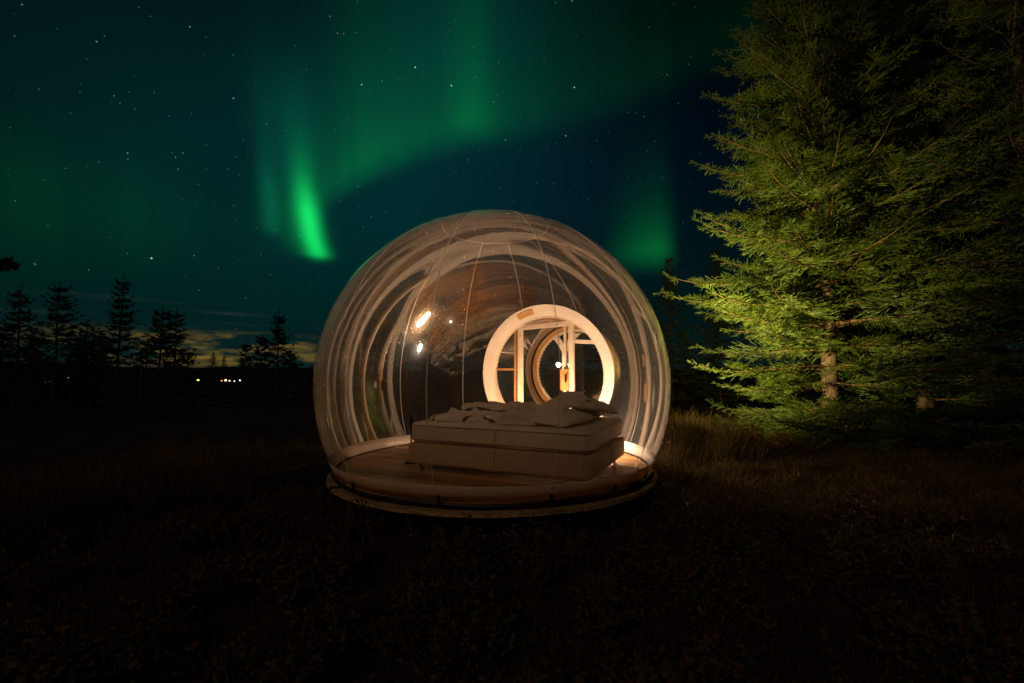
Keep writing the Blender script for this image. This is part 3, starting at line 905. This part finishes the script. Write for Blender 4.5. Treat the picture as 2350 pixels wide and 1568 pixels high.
def pillow(label, loc, rot, L=0.60, Wd=0.42, H=0.15, seed=0, mat='pillow_fabric'):
    nx, ny = 34, 26
    u = np.linspace(-1, 1, nx); v = np.linspace(-1, 1, ny); U, Vv = np.meshgrid(u, v)
    pin = 1 - 0.10 * (1 - np.abs(Vv) ** 2) * np.abs(U) ** 6
    x = U * L / 2 * (1 - 0.07 * (1 - Vv ** 2) * 0 - 0.06 * (1 - np.abs(Vv)) * U ** 2); y = Vv * Wd / 2 * (1 - 0.07 * (1 - np.abs(U)) * Vv ** 2)
    p = (1 - np.abs(U) ** 3.2) * (1 - np.abs(Vv) ** 3.2); p = np.clip(p, 0, 1) ** 0.55
    w = 0.020 * vnoise(U * 3 + seed, Vv * 3, seed) - 0.022 * (0.7 - sabs(vnoise(U * 4 + seed, Vv * 5 + seed, seed + 2))) ** 2 - 0.010 * (0.7 - sabs(vnoise(U * 9, Vv * 8 + seed, seed + 5))) ** 2
    zt = p * (H / 2 + w); zb = -p * (H / 2 * 0.7 + 0.3 * w)
    sag = -0.035 * (U ** 2) * 0.5
    V = np.concatenate([np.stack([x, y, zt + sag], -1).reshape(-1, 3), np.stack([x, y, zb + sag - 0.004], -1).reshape(-1, 3)]); N = nx * ny; F = []
    for i in range(ny - 1):
        for j in range(nx - 1):
            a = i * nx + j
            F.append((a, a + 1, a + nx + 1, a + nx)); F.append((N + a, N + a + nx, N + a + nx + 1, N + a + 1))
    for j in range(nx - 1):
        F.append((j, N + j, N + j + 1, j + 1)); b = (ny - 1) * nx + j; F.append((b, b + 1, N + b + 1, N + b))
    for i in range(ny - 1):
        a = i * nx; F.append((a, a + nx, N + a + nx, N + a)); b = a + nx - 1; F.append((b, N + b, N + b + nx, b + nx))
    o = mesh('pillow', V, np.array(F), mat, None, smooth=True)
    M = Matrix.Translation((BC[0], BC[1], FZ)) @ Matrix.Rotation(BA, 4, 'Z') @ Matrix.Translation(loc) @ Matrix.Rotation(rot[2], 4, 'Z') @ Matrix.Rotation(rot[1], 4, 'Y') @ Matrix.Rotation(rot[0], 4, 'X')
    o.matrix_world = M
    tag(o, label, 'pillow', 'pillows on the bed')
    return o


pillow('plump pillow lying flat at the near edge of the bed head', (0.60, -0.32, MZ + 0.068), (0.05, -0.05, R(78)), seed=1, H=0.155)
pillow('pillow lying flat at the far side of the bed head', (0.64, 0.34, MZ + 0.068), (-0.05, 0.02, R(96)), seed=4, H=0.155)
pillow('top pillow slumped across the two lower pillows', (0.46, -0.02, MZ + 0.180), (0.12, R(-22), R(24)), seed=7, L=0.60, H=0.16)
pillow('pillow with a pointed corner tipping over the bed head', (0.74, 0.08, MZ + 0.175), (0.10, R(8), R(40)), seed=9, L=0.56, H=0.14)

# black stand at the foot of the bed
st = empty('slim_stand', (-1.165, 5.33, FZ)); tag(st, 'slim black stand at the left foot of the bed', 'stand')
V, F = lathe([(0.001, 0), (0.075, 0), (0.075, 0.012), (0.02, 0.018), (0.001, 0.018)], 20); mesh('base', V, F, 'dark_metal', st, True)
V, F = tube([(0, 0, 0.015), (0, 0, 0.36)], [0.009, 0.009], 8); mesh('pole', V, F, 'dark_metal', st, True)
V, F = lathe([(0.010, 0.34), (0.020, 0.38), (0.026, 0.46), (0.026, 0.52), (0.018, 0.54), (0.001, 0.54)], 16); mesh('head', V, F, 'dark_metal', st, True)


# ------------------------------------------------------------------ lamps behind the bed
def floor_lamp(label, loc, bulb_mat, watts, col, h=0.26):
    t = empty('floor_lamp', loc); tag(t, label, 'lamp', 'lamps on the floor behind the bed')
    V, F = lathe([(0.001, 0), (0.07, 0), (0.07, 0.015), (0.012, 0.022), (0.010, h - 0.05), (0.001, h - 0.05)], 20); mesh('base', V, F, 'dark_metal', t, True)
    bm = bmesh.new(); bmesh.ops.create_uvsphere(bm, u_segments=24, v_segments=14, radius=0.05); bmesh.ops.translate(bm, vec=(0, 0, h), verts=bm.verts)
    bmobj('bulb', bm, bulb_mat, t, True)
    lamp_light('bulb_light', (0, 0, h + 0.08), watts, col, 0.05, parent=t)
    return t


floor_lamp('warm floor lamp hidden behind the middle of the bed', (0.34, 6.52, FZ), 'warm_bulb', 86.0, (1.0, 0.61, 0.32), 0.32)
floor_lamp('white floor lamp hidden behind the bed head near the doorway', (1.17, 5.98, FZ), 'white_bulb', 66.0, (1.0, 0.80, 0.58), 0.22)

# garden spotlight on a post behind the dome
SX, SY, SZ = 1.74, 6.98, 1.22
gs = empty('garden_spotlight', (SX, SY, float(gz(SX, SY)))); tag(gs, 'garden spotlight on a slim post behind the dome beside the doorway ring', 'spotlight')
V, F = tube([(0, 0, -0.10), (0, 0, SZ - 0.04)], [0.014, 0.012], 10); mesh('post', V, F, 'dark_metal', gs, True)
aim = Vector((4.3, 9.6, 2.9)) - Vector((SX, SY, SZ)); q = aim.to_track_quat('-Z', 'Y')
V, F = lathe([(0.001, 0.10), (0.036, 0.10), (0.040, 0.0), (0.034, 0.0), (0.030, 0.085), (0.001, 0.085)], 20)
hd_ = mesh('housing', V, F, 'dark_metal', gs, True); hd_.location = (0, 0, SZ); hd_.rotation_euler = q.to_euler()
sp = bpy.data.lights.new('spot_light', 'SPOT'); sp.energy = 4600; sp.color = (1.0, 0.80, 0.30); sp.spot_size = R(94); sp.spot_blend = 1.0; sp.shadow_soft_size = 0.03
so = bpy.data.objects.new('spot_light', sp); COL.objects.link(so); so.parent = gs; so.location = Vector((0, 0, SZ)) + aim.normalized() * 0.02; so.rotation_euler = q.to_euler()

# ------------------------------------------------------------------ spruces
def shoot(V, F, p, d, L, w, up):
    """two crossed slender kites: one needle-covered shoot"""
    d = d / np.linalg.norm(d); s = np.cross(d, up); s /= np.linalg.norm(s) + 1e-9; u = np.cross(s, d)
    for ax in (s, u):
        b = len(V)
        V += [p, p + d * L * 0.35 + ax * w, p + d * L, p + d * L * 0.35 - ax * w]
        F.append((b, b + 1, b + 2, b + 3))


def spray_template(L, dens, w, seed):
    r = np.random.default_rng(seed); V, F = [], []
    up = np.array([0, 0, 1.0])
    n = max(int(L / dens), 2)
    for i in range(n):
        t = (i + 0.3) / n
        p = np.array([L * t, 0, 0.04 * L * math.sin(3 * t)])
        d = np.array([1, r.normal(0, .08), r.normal(0, .08)])
        shoot(V, F, p, d, dens * 1.5, w, up)                         # axis
        for s in (-1, 1):
            ll = (0.10 + 0.34 * L * (1 - t) ** 0.8) * r.uniform(0.7, 1.2)
            dd = np.array([0.75, s * r.uniform(0.35, 0.95), r.normal(0.0, 0.32)])
            dd /= np.linalg.norm(dd)
            k = max(int(ll / (dens * 1.25)), 1)
            for j in range(k):
                shoot(V, F, p + dd * ll * j / k, dd + r.normal(0, .10, 3), ll / k * 1.4, w * r.uniform(.8, 1.15), up)
            if r.random() < 0.5:
                shoot(V, F, p + dd * ll * 0.5, dd * 0.6 + np.array([0.3, 0, r.uniform(-.4, .6)]), dens * 1.3, w, up)
    shoot(V, F, np.array([L * 0.93, 0, 0.02]), np.array([1, 0, 0.05]), dens * 1.4, w, up)
    return np.array(V), np.array(F)


def make_spruce(H, BRad, seed, zlow=0.4, whorl=0.42, per=7, dens=0.060, w=0.0078, side_gap=0.165, jit=0.22, lmin=0.26, bare=0.05, window=None, lens=(0.28, 0.42, 0.58, 0.76), fine_below=99.0, thin=0.86, droop=0.28, shape=0.85):
    """crown (all needles) and boughs; returns vertices and faces of each"""
    r = np.random.default_rng(seed)
    T = [[spray_template(l, dens, w, seed * 31 + i * 7 + k) for k in range(6)] for i, l in enumerate(lens)]
    CV, CF, off = [], [], 0
    BV, BF, boff = [], [], 0
    z = zlow
    az0 = 0.0
    while z < H - 0.25:
        t = (z - zlow) / (H - zlow)
        nb = per if t < 0.75 else max(4, per - 2)
        coarse = z > fine_below
        for k in range(nb):
            if r.random() > thin: continue
            a = az0 + 2 * math.pi * k / nb + r.normal(0, .22)
            if window and window[2] < z < window[3] and abs((a - window[0] + math.pi) % (2 * math.pi) - math.pi) < window[1]: continue
            Lb = BRad * (1 - t) ** shape * r.uniform(0.55, 1.14) * (0.75 + 0.25 * min(1, t * 8)) + 0.12
            zz = z + r.uniform(-jit, jit) * whorl
            out = np.array([math.cos(a), math.sin(a), 0])
            lift = r.uniform(-0.05, 0.18) + 0.45 * t
            ns = max(int(Lb / 0.22), 3)
            s = np.linspace(0, 1, ns + 1)
            hgt = lift * s * Lb - droop * Lb * s ** 1.6 * (1 - 0.7 * t) + 0.16 * Lb * s ** 4
            side = np.array([-out[1], out[0], 0]); bend = r.normal(0, .06) * Lb
            P = out * (s * Lb)[:, None] + side * (bend * s ** 2)[:, None] + np.array([0, 0, 1.0]) * (zz + hgt)[:, None]
            v, f = tube(P, np.linspace(0.010 + 0.008 * Lb, 0.004, ns + 1), 4, cap=False)
            BV.append(v); BF.append(np.array(f) + boff); boff += len(v)
            # sprays on both sides
            gap = side_gap * (1.7 if coarse else 1.0)
            m = max(int(Lb / gap), 2)
            for i in range(m + 1):
                q = min((i + 0.6) / (m + 0.6), 1.0)
                if (q < 0.22 and r.random() < 0.85) or r.random() < bare: continue
                x = q * ns; i0 = min(int(x), ns - 1); p = P[i0] + (P[i0 + 1] - P[i0]) * (x - i0)
                fw = P[i0 + 1] - P[i0]; fw /= np.linalg.norm(fw)
                sd = np.cross(fw, [0, 0, 1.0]); sd /= np.linalg.norm(sd) + 1e-9
                sides = (0,) if i == m else ((-1, 1) if not coarse else (r.choice((-1, 1)),))
                for sgn in sides:
                    ln = (lmin + 0.30 * Lb * (1 - q)) * r.uniform(0.75, 1.2) * (0.6 + 0.4 * math.sin(math.pi * min(q + .25, 1)))
                    li = int(np.argmin([abs(l - ln) for l in lens]))
                    tv, tf = T[li][r.integers(6)]
                    d = fw * (0.72 if sgn else 1) + sd * sgn * r.uniform(0.45, 1.1) + np.array([0, 0, r.normal(-0.06, 0.24)])
                    d /= np.linalg.norm(d)
                    u = np.array([0, 0, 1.0]) + r.normal(0, .22, 3); y = np.cross(u, d); y /= np.linalg.norm(y); u = np.cross(d, y)
                    M = np.stack([d, y, u]) * (np.clip(ln / lens[li], .75, 1.25))
                    CV.append(tv @ M + p); CF.append(tf + off); off += len(tv)
        z += whorl * r.uniform(0.8, 1.2) * (1 - 0.35 * t)
        az0 += 1.3
    # leader
    tv, tf = T[-1][0]
    M = np.stack([np.array([0, 0, 1.0]), np.array([1.0, 0, 0]), np.array([0, 1.0, 0])]) * 0.8
    if lens[-1] > 0.6: CV.append(tv @ (M * 0.7) + np.array([0, 0, H - lens[-1] * 0.8]))
    else: CV.append((tv * np.array([2.6, 0.42, 0.42])) @ M + np.array([0, 0, H - lens[-1] * 2.0])); CF.append(tf + off)
    return np.concatenate(CV), np.concatenate(CF), np.concatenate(BV), np.concatenate(BF)


def trunk_mesh(H, r0, n=12, seed=0):
    r = np.random.default_rng(seed); m = 24
    zs = np.linspace(-0.25, H, m); P = np.stack([0.03 * np.sin(zs * .9 + seed) * (zs > 0), 0.03 * np.cos(zs * .7 + seed) * (zs > 0), zs], -1)
    rr = r0 * (1 - np.clip(zs, 0, H) / H) ** 0.9 + 0.008 + 0.10 * r0 * np.exp(-np.clip(zs, 0, 9) * 3) + 0.03 * r0 * r.normal(size=m)
    return tube(P, rr, n)


def spruce(label, loc, H, BRad, seed, trunk_r=None, mat='needles', name='spruce_tree', group=None, rz=0.0, **kw):
    t = empty(name, (loc[0], loc[1], float(gz(loc[0], loc[1]))), rz); tag(t, label, 'tree', group)
    V, F = trunk_mesh(H, trunk_r or H * 0.013, seed=seed); mesh('trunk', V, F, 'bark', t, True)
    cv, cf, bv, bf = make_spruce(H, BRad, seed, **kw)
    mesh('bough', bv, bf, 'twig', t); mesh('crown', cv, cf, mat, t)
    return t


def at_px(px, dist):
    return ((px - 1175) / FPX * dist, dist)


GN = 'tall spruces beside the dome'
spruce('tall bright spruce with lit trunk standing nearest the dome', at_px(1905, 9.4), 15.5, 3.35, 11, trunk_r=0.15, group=GN, zlow=0.30, per=10, fine_below=10.5, droop=0.22, window=(R(-125), R(15), 1.0, 2.9))
spruce('shaded tall spruce directly right of the lit trunk spruce', at_px(2120, 10.2), 16.0, 3.3, 23, trunk_r=0.16, group=GN, zlow=0.5, per=9, fine_below=10.5, side_gap=0.22, droop=0.20)
spruce('dark tall spruce at the right edge of the photo', at_px(2390, 7.6), 14.0, 2.5, 37, trunk_r=0.15, group=GN, zlow=0.4, per=9, fine_below=9.5, side_gap=0.24)
spruce('tall dark spruce rising behind the lit trunk spruce', at_px(1960, 13.2), 19.0, 3.3, 41, trunk_r=0.17, group=GN, zlow=1.0, per=7, fine_below=14, side_gap=0.26)

GB = 'young spruces against the night sky'
low = dict(whorl=0.34, per=5, dens=0.11, w=0.018, side_gap=0.24, lens=(0.14, 0.26, 0.42), droop=0.12, shape=1.15, zlow=0.15, jit=0.22, lmin=0.07, bare=0.05, thin=0.9)
# (px of the tip, py of the tip, distance, base radius, label)
young = [(50, 660, 17, 1.45, 'young spruce silhouette nearest the left edge of the photo'),
         (140, 648, 17, 1.65, 'broad young spruce second from the left edge'),
         (203, 735, 21, 1.30, 'short bushy spruce between two taller silhouettes at left'),
         (285, 636, 18, 1.15, 'slender spruce with the tallest thin tip at left'),
         (248, 772, 21, 1.0, 'low spruce crowded against the slender tall spruce'),
         (373, 702, 18, 1.30, 'spruce with pale cloud just right of its crown'),
         (405, 715, 19.5, 1.25, 'spruce close behind its twin beside the yellow cloud'),
         (322, 845, 13, 0.85, 'small sapling spruce low in front of the dark left trees'),
         (12, 745, 20, 1.2, 'half cut dark spruce on the left border of the photo'),
         (78, 770, 22, 0.8, 'low spruce in the gap between the two leftmost spires'),
         (184, 765, 19, 0.8, 'low thin spruce right of the broad leftmost one'),
         (228, 752, 24, 1.2, 'low pointed spruce left of the slender tall one'),
         (338, 775, 22, 1.1, 'low spruce left of the twin spruces by the cloud'),
         (432, 800, 21, 0.9, 'low ragged spruce at the left end of the yellow cloud'),
         (668, 800, 24, 1.2, 'low spruce leaning on the lone pointed spruce'),
         (490, 806, 125, 3.6, 'tiny far spruce in front of the yellow cloud'),
         (515, 816, 125, 3.4, 'tiniest far spruce under the yellow cloud'),
         (566, 788, 30, 0.9, 'small far spruce at the right end of the yellow cloud'),
         (602, 772, 27, 1.1, 'thin spruce left of the lone spruce by the dome'),
         (640, 714, 20, 1.35, 'lone pointed spruce nearest the dome on its left'),
         (1535, 590, 30, 2.3, 'dark spruce tip just right of the dome'),
         (1642, 572, 30, 2.4, 'dark spruce behind the bright branches right of the dome'),
         (800, 700, 22, 1.9, 'dark spruce behind the left rim of the dome'),
         (870, 610, 24, 2.3, 'tall dark spruce seen through the left of the dome'),
         (985, 640, 20, 2.1, 'dark spruce seen through the dome left of its doorway'),
         (1090, 590, 25, 2.4, 'dark spruce seen through the dome just left of the doorway ring'),
         (1210, 640, 22, 2.0, 'dark spruce standing behind the doorway ring'),
         (1330, 600, 21, 2.2, 'dark spruce behind the right part of the doorway ring'),
         (1440, 650, 19, 1.8, 'dark spruce seen through the right side of the dome'),
         (715, 840, 26, 1.5, 'low dark spruce at the left rim of the dome')]
protos = []
for i, (px, py, d, br, lab) in enumerate(young):
    dr = ray(px, py); s = d / dr[1]; x, y, z = dr * s; z += CAMZ
    g0 = float(gz(x, y)); H = z - g0
    kw = dict(low)
    if d < 22: kw.update(whorl=0.32, side_gap=0.19, dens=0.10, w=0.016, per=6)
    if d > 25: kw.update(whorl=0.40, side_gap=0.30, dens=0.16, w=0.028)
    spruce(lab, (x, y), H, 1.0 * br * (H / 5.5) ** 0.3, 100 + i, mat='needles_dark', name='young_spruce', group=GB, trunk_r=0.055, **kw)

# a spruce outside the frame on the left whose one long bough reaches in
t = empty('spruce_tree', (-4.75, 2.3, float(gz(-4.75, 2.3)))); tag(t, 'spruce whose dark bough tip pokes in at the left edge', 'tree')
V, F = trunk_mesh(5.2, 0.07, seed=5); mesh('trunk', V, F, 'bark', t, True)
cv, cf, bv, bf = make_spruce(5.2, 1.15, 77, **{**low, 'dens': 0.12, 'w': 0.022})
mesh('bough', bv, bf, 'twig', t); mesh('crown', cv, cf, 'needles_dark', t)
P = np.array([(0, 0, 1.62), (0.7, 0.03, 1.80), (1.4, 0.06, 1.86), (2.06, 0.09, 1.90)])
V, F = tube(P, [0.022, 0.016, 0.010, 0.005], 6); mesh('bough', V, F, 'twig', t)
CV, CF, off = [], [], 0
rr = np.random.default_rng(3)
for q in np.concatenate([np.linspace(0.2, 0.8, 30), np.linspace(0.8, 1.0, 26)]):
    p = P[0] + (P[-1] - P[0]) * q
    for a in range(10):
        an = rr.uniform(0, 6.28); d = np.array([0.8, 0.75 * math.cos(an), 0.75 * math.sin(an)])
        VV, FF = [], []; shoot(VV, FF, p, d, 0.062, 0.009, np.array([0.1, .3, 1.0]))
        CV.append(np.array(VV)); CF.append(np.array(FF) + off); off += 8
mesh('crown', np.concatenate(CV), np.concatenate(CF), 'needles_dark', t)

# ------------------------------------------------------------------ far lights
far = [(104, 877, 'far_orange', 0.16, 'faint orange lamp at the far left of the valley lights'), (116, 876, 'far_orange', 0.20, 'orange lamp of the leftmost pair in the valley'),
       (158, 867, 'far_white', 0.22, 'lone white lamp set higher than the other valley lights'), (455, 873, 'far_yellow', 0.34, 'bright yellow lamp alone in the middle of the valley'),
       (509, 874, 'far_orange', 0.20, 'orange lamp at the left end of the valley light row'), (518, 873, 'far_warm', 0.32, 'brightest warm white lamp in the valley light row'),
       (527, 874, 'far_warm', 0.2, 'small warm lamp right of the brightest one in the valley row'), (538, 875, 'far_white', 0.18, 'dim bluish lamp in the valley light row'),
       (551, 873, 'far_white', 0.24, 'white lamp at the right end of the valley light row')]
for px, py, m_, r_, lab in far:
    dr = ray(px, py); s = 118 / dr[1]; x, y, z = dr * s; z += CAMZ
    g0 = float(gz(x, y)); t = empty('valley_lamp', (x, y, g0)); tag(t, lab, 'lamp', 'lamps in the far valley')
    hh = max(z - g0, 0.5)
    V, F = tube([(0, 0, -0.2), (0, 0, hh - 0.1)], [0.07, 0.05], 6); mesh('post', V, F, 'dark_metal', t)
    bm = bmesh.new(); bmesh.ops.create_uvsphere(bm, u_segments=12, v_segments=8, radius=r_ * 0.75); bmesh.ops.translate(bm, vec=(0, 0, hh), verts=bm.verts)
    bmobj('lantern', bm, m_, t, True)

# ------------------------------------------------------------------ grass, heath and small things on the ground
def free_of_deck(x, y, r_=1.80): return np.hypot(x - DC[0], y - DC[1]) > r_


def blades(n, xy, hmin, hmax, w, lean, seed):
    r = np.random.default_rng(seed)
    x, y = xy; z = gz(x, y) - 0.02
    h = r.uniform(hmin, hmax, n) * (0.55 + 0.75 * np.clip(0.5 + vnoise(x * 3.3, y * 3.3, 11), 0, 1.3)); a = r.uniform(0, 2 * math.pi, n); ln = r.uniform(0.1, 1.0, n) * lean * h
    ta = r.uniform(0, 2 * math.pi, n); ww = w * r.uniform(.6, 1.3, n)
    dx, dy = np.cos(a), np.sin(a); sx, sy = np.cos(ta) * ww, np.sin(ta) * ww
    base = np.stack([x, y, z], -1); S = np.stack([sx, sy, 0 * sx], -1)
    mid = base + np.stack([dx * ln * .35, dy * ln * .35, h * .6], -1); tip = base + np.stack([dx * ln, dy * ln, h], -1)
    V = np.stack([base - S, base + S, mid + S * .7, mid - S * .7, tip], 1).reshape(-1, 3)
    b = np.arange(n) * 5
    F = np.concatenate([np.stack([b, b + 1, b + 2], -1), np.stack([b, b + 2, b + 3], -1), np.stack([b + 3, b + 2, b + 4], -1)])
    return V, F


def scatter(n, seed, zone):
    r = np.random.default_rng(seed); xs, ys = [], []
    tot_ = 0
    while tot_ < n:
        x = r.uniform(zone[0], zone[1], n); y = r.uniform(zone[2], zone[3], n)
        k = free_of_deck(x, y) & (np.abs(x) < 1.25 * y + 0.6) & (vnoise(x * 2.2, y * 2.2, 9) + r.normal(0, .5, n) > -0.35)
        xs.append(x[k]); ys.append(y[k]); tot_ += k.sum()
    return np.concatenate(xs)[:n], np.concatenate(ys)[:n]


parts = []
xy = scatter(52000, 1, (1.3, 6.5, 4.2, 9.8)); parts.append(blades(52000, xy, 0.05, 0.22, 0.0045, 1.0, 2))
xy = scatter(6000, 3, (2.3, 3.8, 6.9, 9.0)); parts.append(blades(6000, xy, 0.25, 0.60, 0.0045, 0.7, 4))
xy = scatter(34000, 5, (-5.5, 6.5, 1.0, 5.5)); parts.append(blades(34000, xy, 0.03, 0.14, 0.003, 1.1, 6))
xy = scatter(9000, 7, (-6, -1.8, 3.5, 8)); parts.append(blades(9000, xy, 0.06, 0.28, 0.005, 0.9, 8))
xy = scatter(26000, 9, (4.0, 12, 5.0, 14)); parts.append(blades(26000, xy, 0.06, 0.24, 0.006, 0.9, 10))
GV, GF, off = [], [], 0
for v, f in parts:
    GV.append(v); GF.append(f + off); off += len(v)
o = mesh('grass', np.concatenate(GV), np.concatenate(GF), 'grass_blades'); tag(o, 'short dry grass covering the ground around the deck', 'grass', kind='stuff')


def leafy(n, spread, h, leaf, r):
    """stems with small oval leaves; returns leaf and stem geometry round the origin"""
    V, F, SV, SF, so_ = [], [], [], [], 0
    for s in range(n):
        a = r.uniform(0, 6.28); d = np.array([math.cos(a), math.sin(a), 0]) * spread * r.uniform(.2, 1.0)
        hh = h * r.uniform(.55, 1.1); P = np.array([d * .25 * t + d * .75 * t ** 2 + np.array([0, 0, hh * t]) for t in np.linspace(0, 1, 5)])
        v, f = tube(P, np.linspace(0.004, 0.0015, 5), 4, cap=False); SV.append(v); SF.append(np.array(f) + so_); so_ += len(v)
        for t in np.linspace(0.25, 1, 9):
            x = t * 4; i0 = min(int(x), 3); p = P[i0] + (P[i0 + 1] - P[i0]) * (x - i0)
            for _ in range(2):
                dd = r.normal(0, 1, 3); dd[2] = abs(dd[2]) * .6; dd /= np.linalg.norm(dd)
                sd = np.cross(dd, r.normal(0, 1, 3)); sd /= np.linalg.norm(sd) + 1e-9; L = leaf * r.uniform(.6, 1.25)
                b = len(V); V += [p, p + dd * L * .5 + sd * L * .28, p + dd * L, p + dd * L * .5 - sd * L * .28]; F.append((b, b + 1, b + 2, b + 3))
    return np.array(V), np.array(F), np.concatenate(SV), np.concatenate(SF)


r = np.random.default_rng(55)
tem = [leafy(9, 0.13, 0.15, 0.034, r) for _ in range(5)] + [leafy(6, 0.09, 0.24, 0.026, r) for _ in range(3)]
HV, HF, off = [], [], 0
xs, ys = scatter(5200, 12, (-3.4, 3.8, 1.15, 4.6))
keep = (vnoise(xs * 2.3 + 3, ys * 2.3, 21) + 0.6 * vnoise(xs * 6, ys * 6, 8) > 0.18 + 0.10 * np.abs(xs)) | (r.random(len(xs)) < 0.03)
for x, y in zip(xs[keep], ys[keep]):
    v, f, _, _ = tem[r.integers(8)]; a = r.uniform(0, 6.28); s = r.uniform(.55, 1.5)
    Rm = np.array([[math.cos(a), math.sin(a), 0], [-math.sin(a), math.cos(a), 0], [0, 0, 1]]) * s
    HV.append(v @ Rm + np.array([x, y, float(gz(x, y)) - 0.01])); HF.append(f + off); off += len(v)
o = mesh('ground_cover', np.concatenate(HV), np.concatenate(HF), 'heath_leaves'); tag(o, 'low heath with small brown and green leaves in front of the deck', 'heath', kind='stuff')


def shrub(label, px, dist, n, spread, h, leaf, mat, seed, name='leafy_shrub', group=None):
    x, y = at_px(px, dist); t = empty(name, (x, y, float(gz(x, y)) - 0.02)); tag(t, label, 'shrub', group)
    v, f, sv, sf = leafy(n, spread, h, leaf, np.random.default_rng(seed))
    mesh('foliage', v, f, mat, t); mesh('stems', sv, sf, 'twig', t)


GS = 'golden shrubs under the spruce'
shrub('golden leaved shrub brightest under the big spruce', 1722, 7.7, 30, 0.30, 0.52, 0.065, 'golden_leaves', 1, 'golden_shrub', GS)
shrub('second golden shrub just right of the brightest one', 1786, 7.8, 26, 0.30, 0.44, 0.06, 'golden_leaves', 2, 'golden_shrub', GS)
shrub('low rusty shrub at the right of the golden shrubs', 1850, 8.0, 22, 0.35, 0.30, 0.045, 'golden_leaves', 3, 'golden_shrub', GS)
shrub('low rusty shrub at the left of the golden shrubs', 1655, 8.0, 18, 0.30, 0.30, 0.045, 'golden_leaves', 4, 'golden_shrub', GS)
shrub('small leafy seedling standing alone in front of the deck', 955, 3.1, 9, 0.10, 0.22, 0.035, 'heath_leaves', 5, 'seedling')
shrub('reddish leafy seedling at the bottom edge left of centre', 905, 2.25, 9, 0.12, 0.18, 0.030, 'heath_leaves', 6, 'seedling')

# dry stick on the grass
x0, y0 = at_px(1706, 3.72); x1, y1 = at_px(1748, 3.58)
P = np.array([(x0, y0, gz(x0, y0) + 0.05), ((x0 + x1) / 2, (y0 + y1) / 2 + .01, gz(x0, y0) + 0.058), (x1, y1, gz(x1, y1) + 0.05)])
V, F = tube(P, [0.006, 0.010, 0.008], 7); o = mesh('dry_stick', V, F, 'dry_wood'); tag(o, 'pale dry stick lying on the grass right of the deck', 'stick')
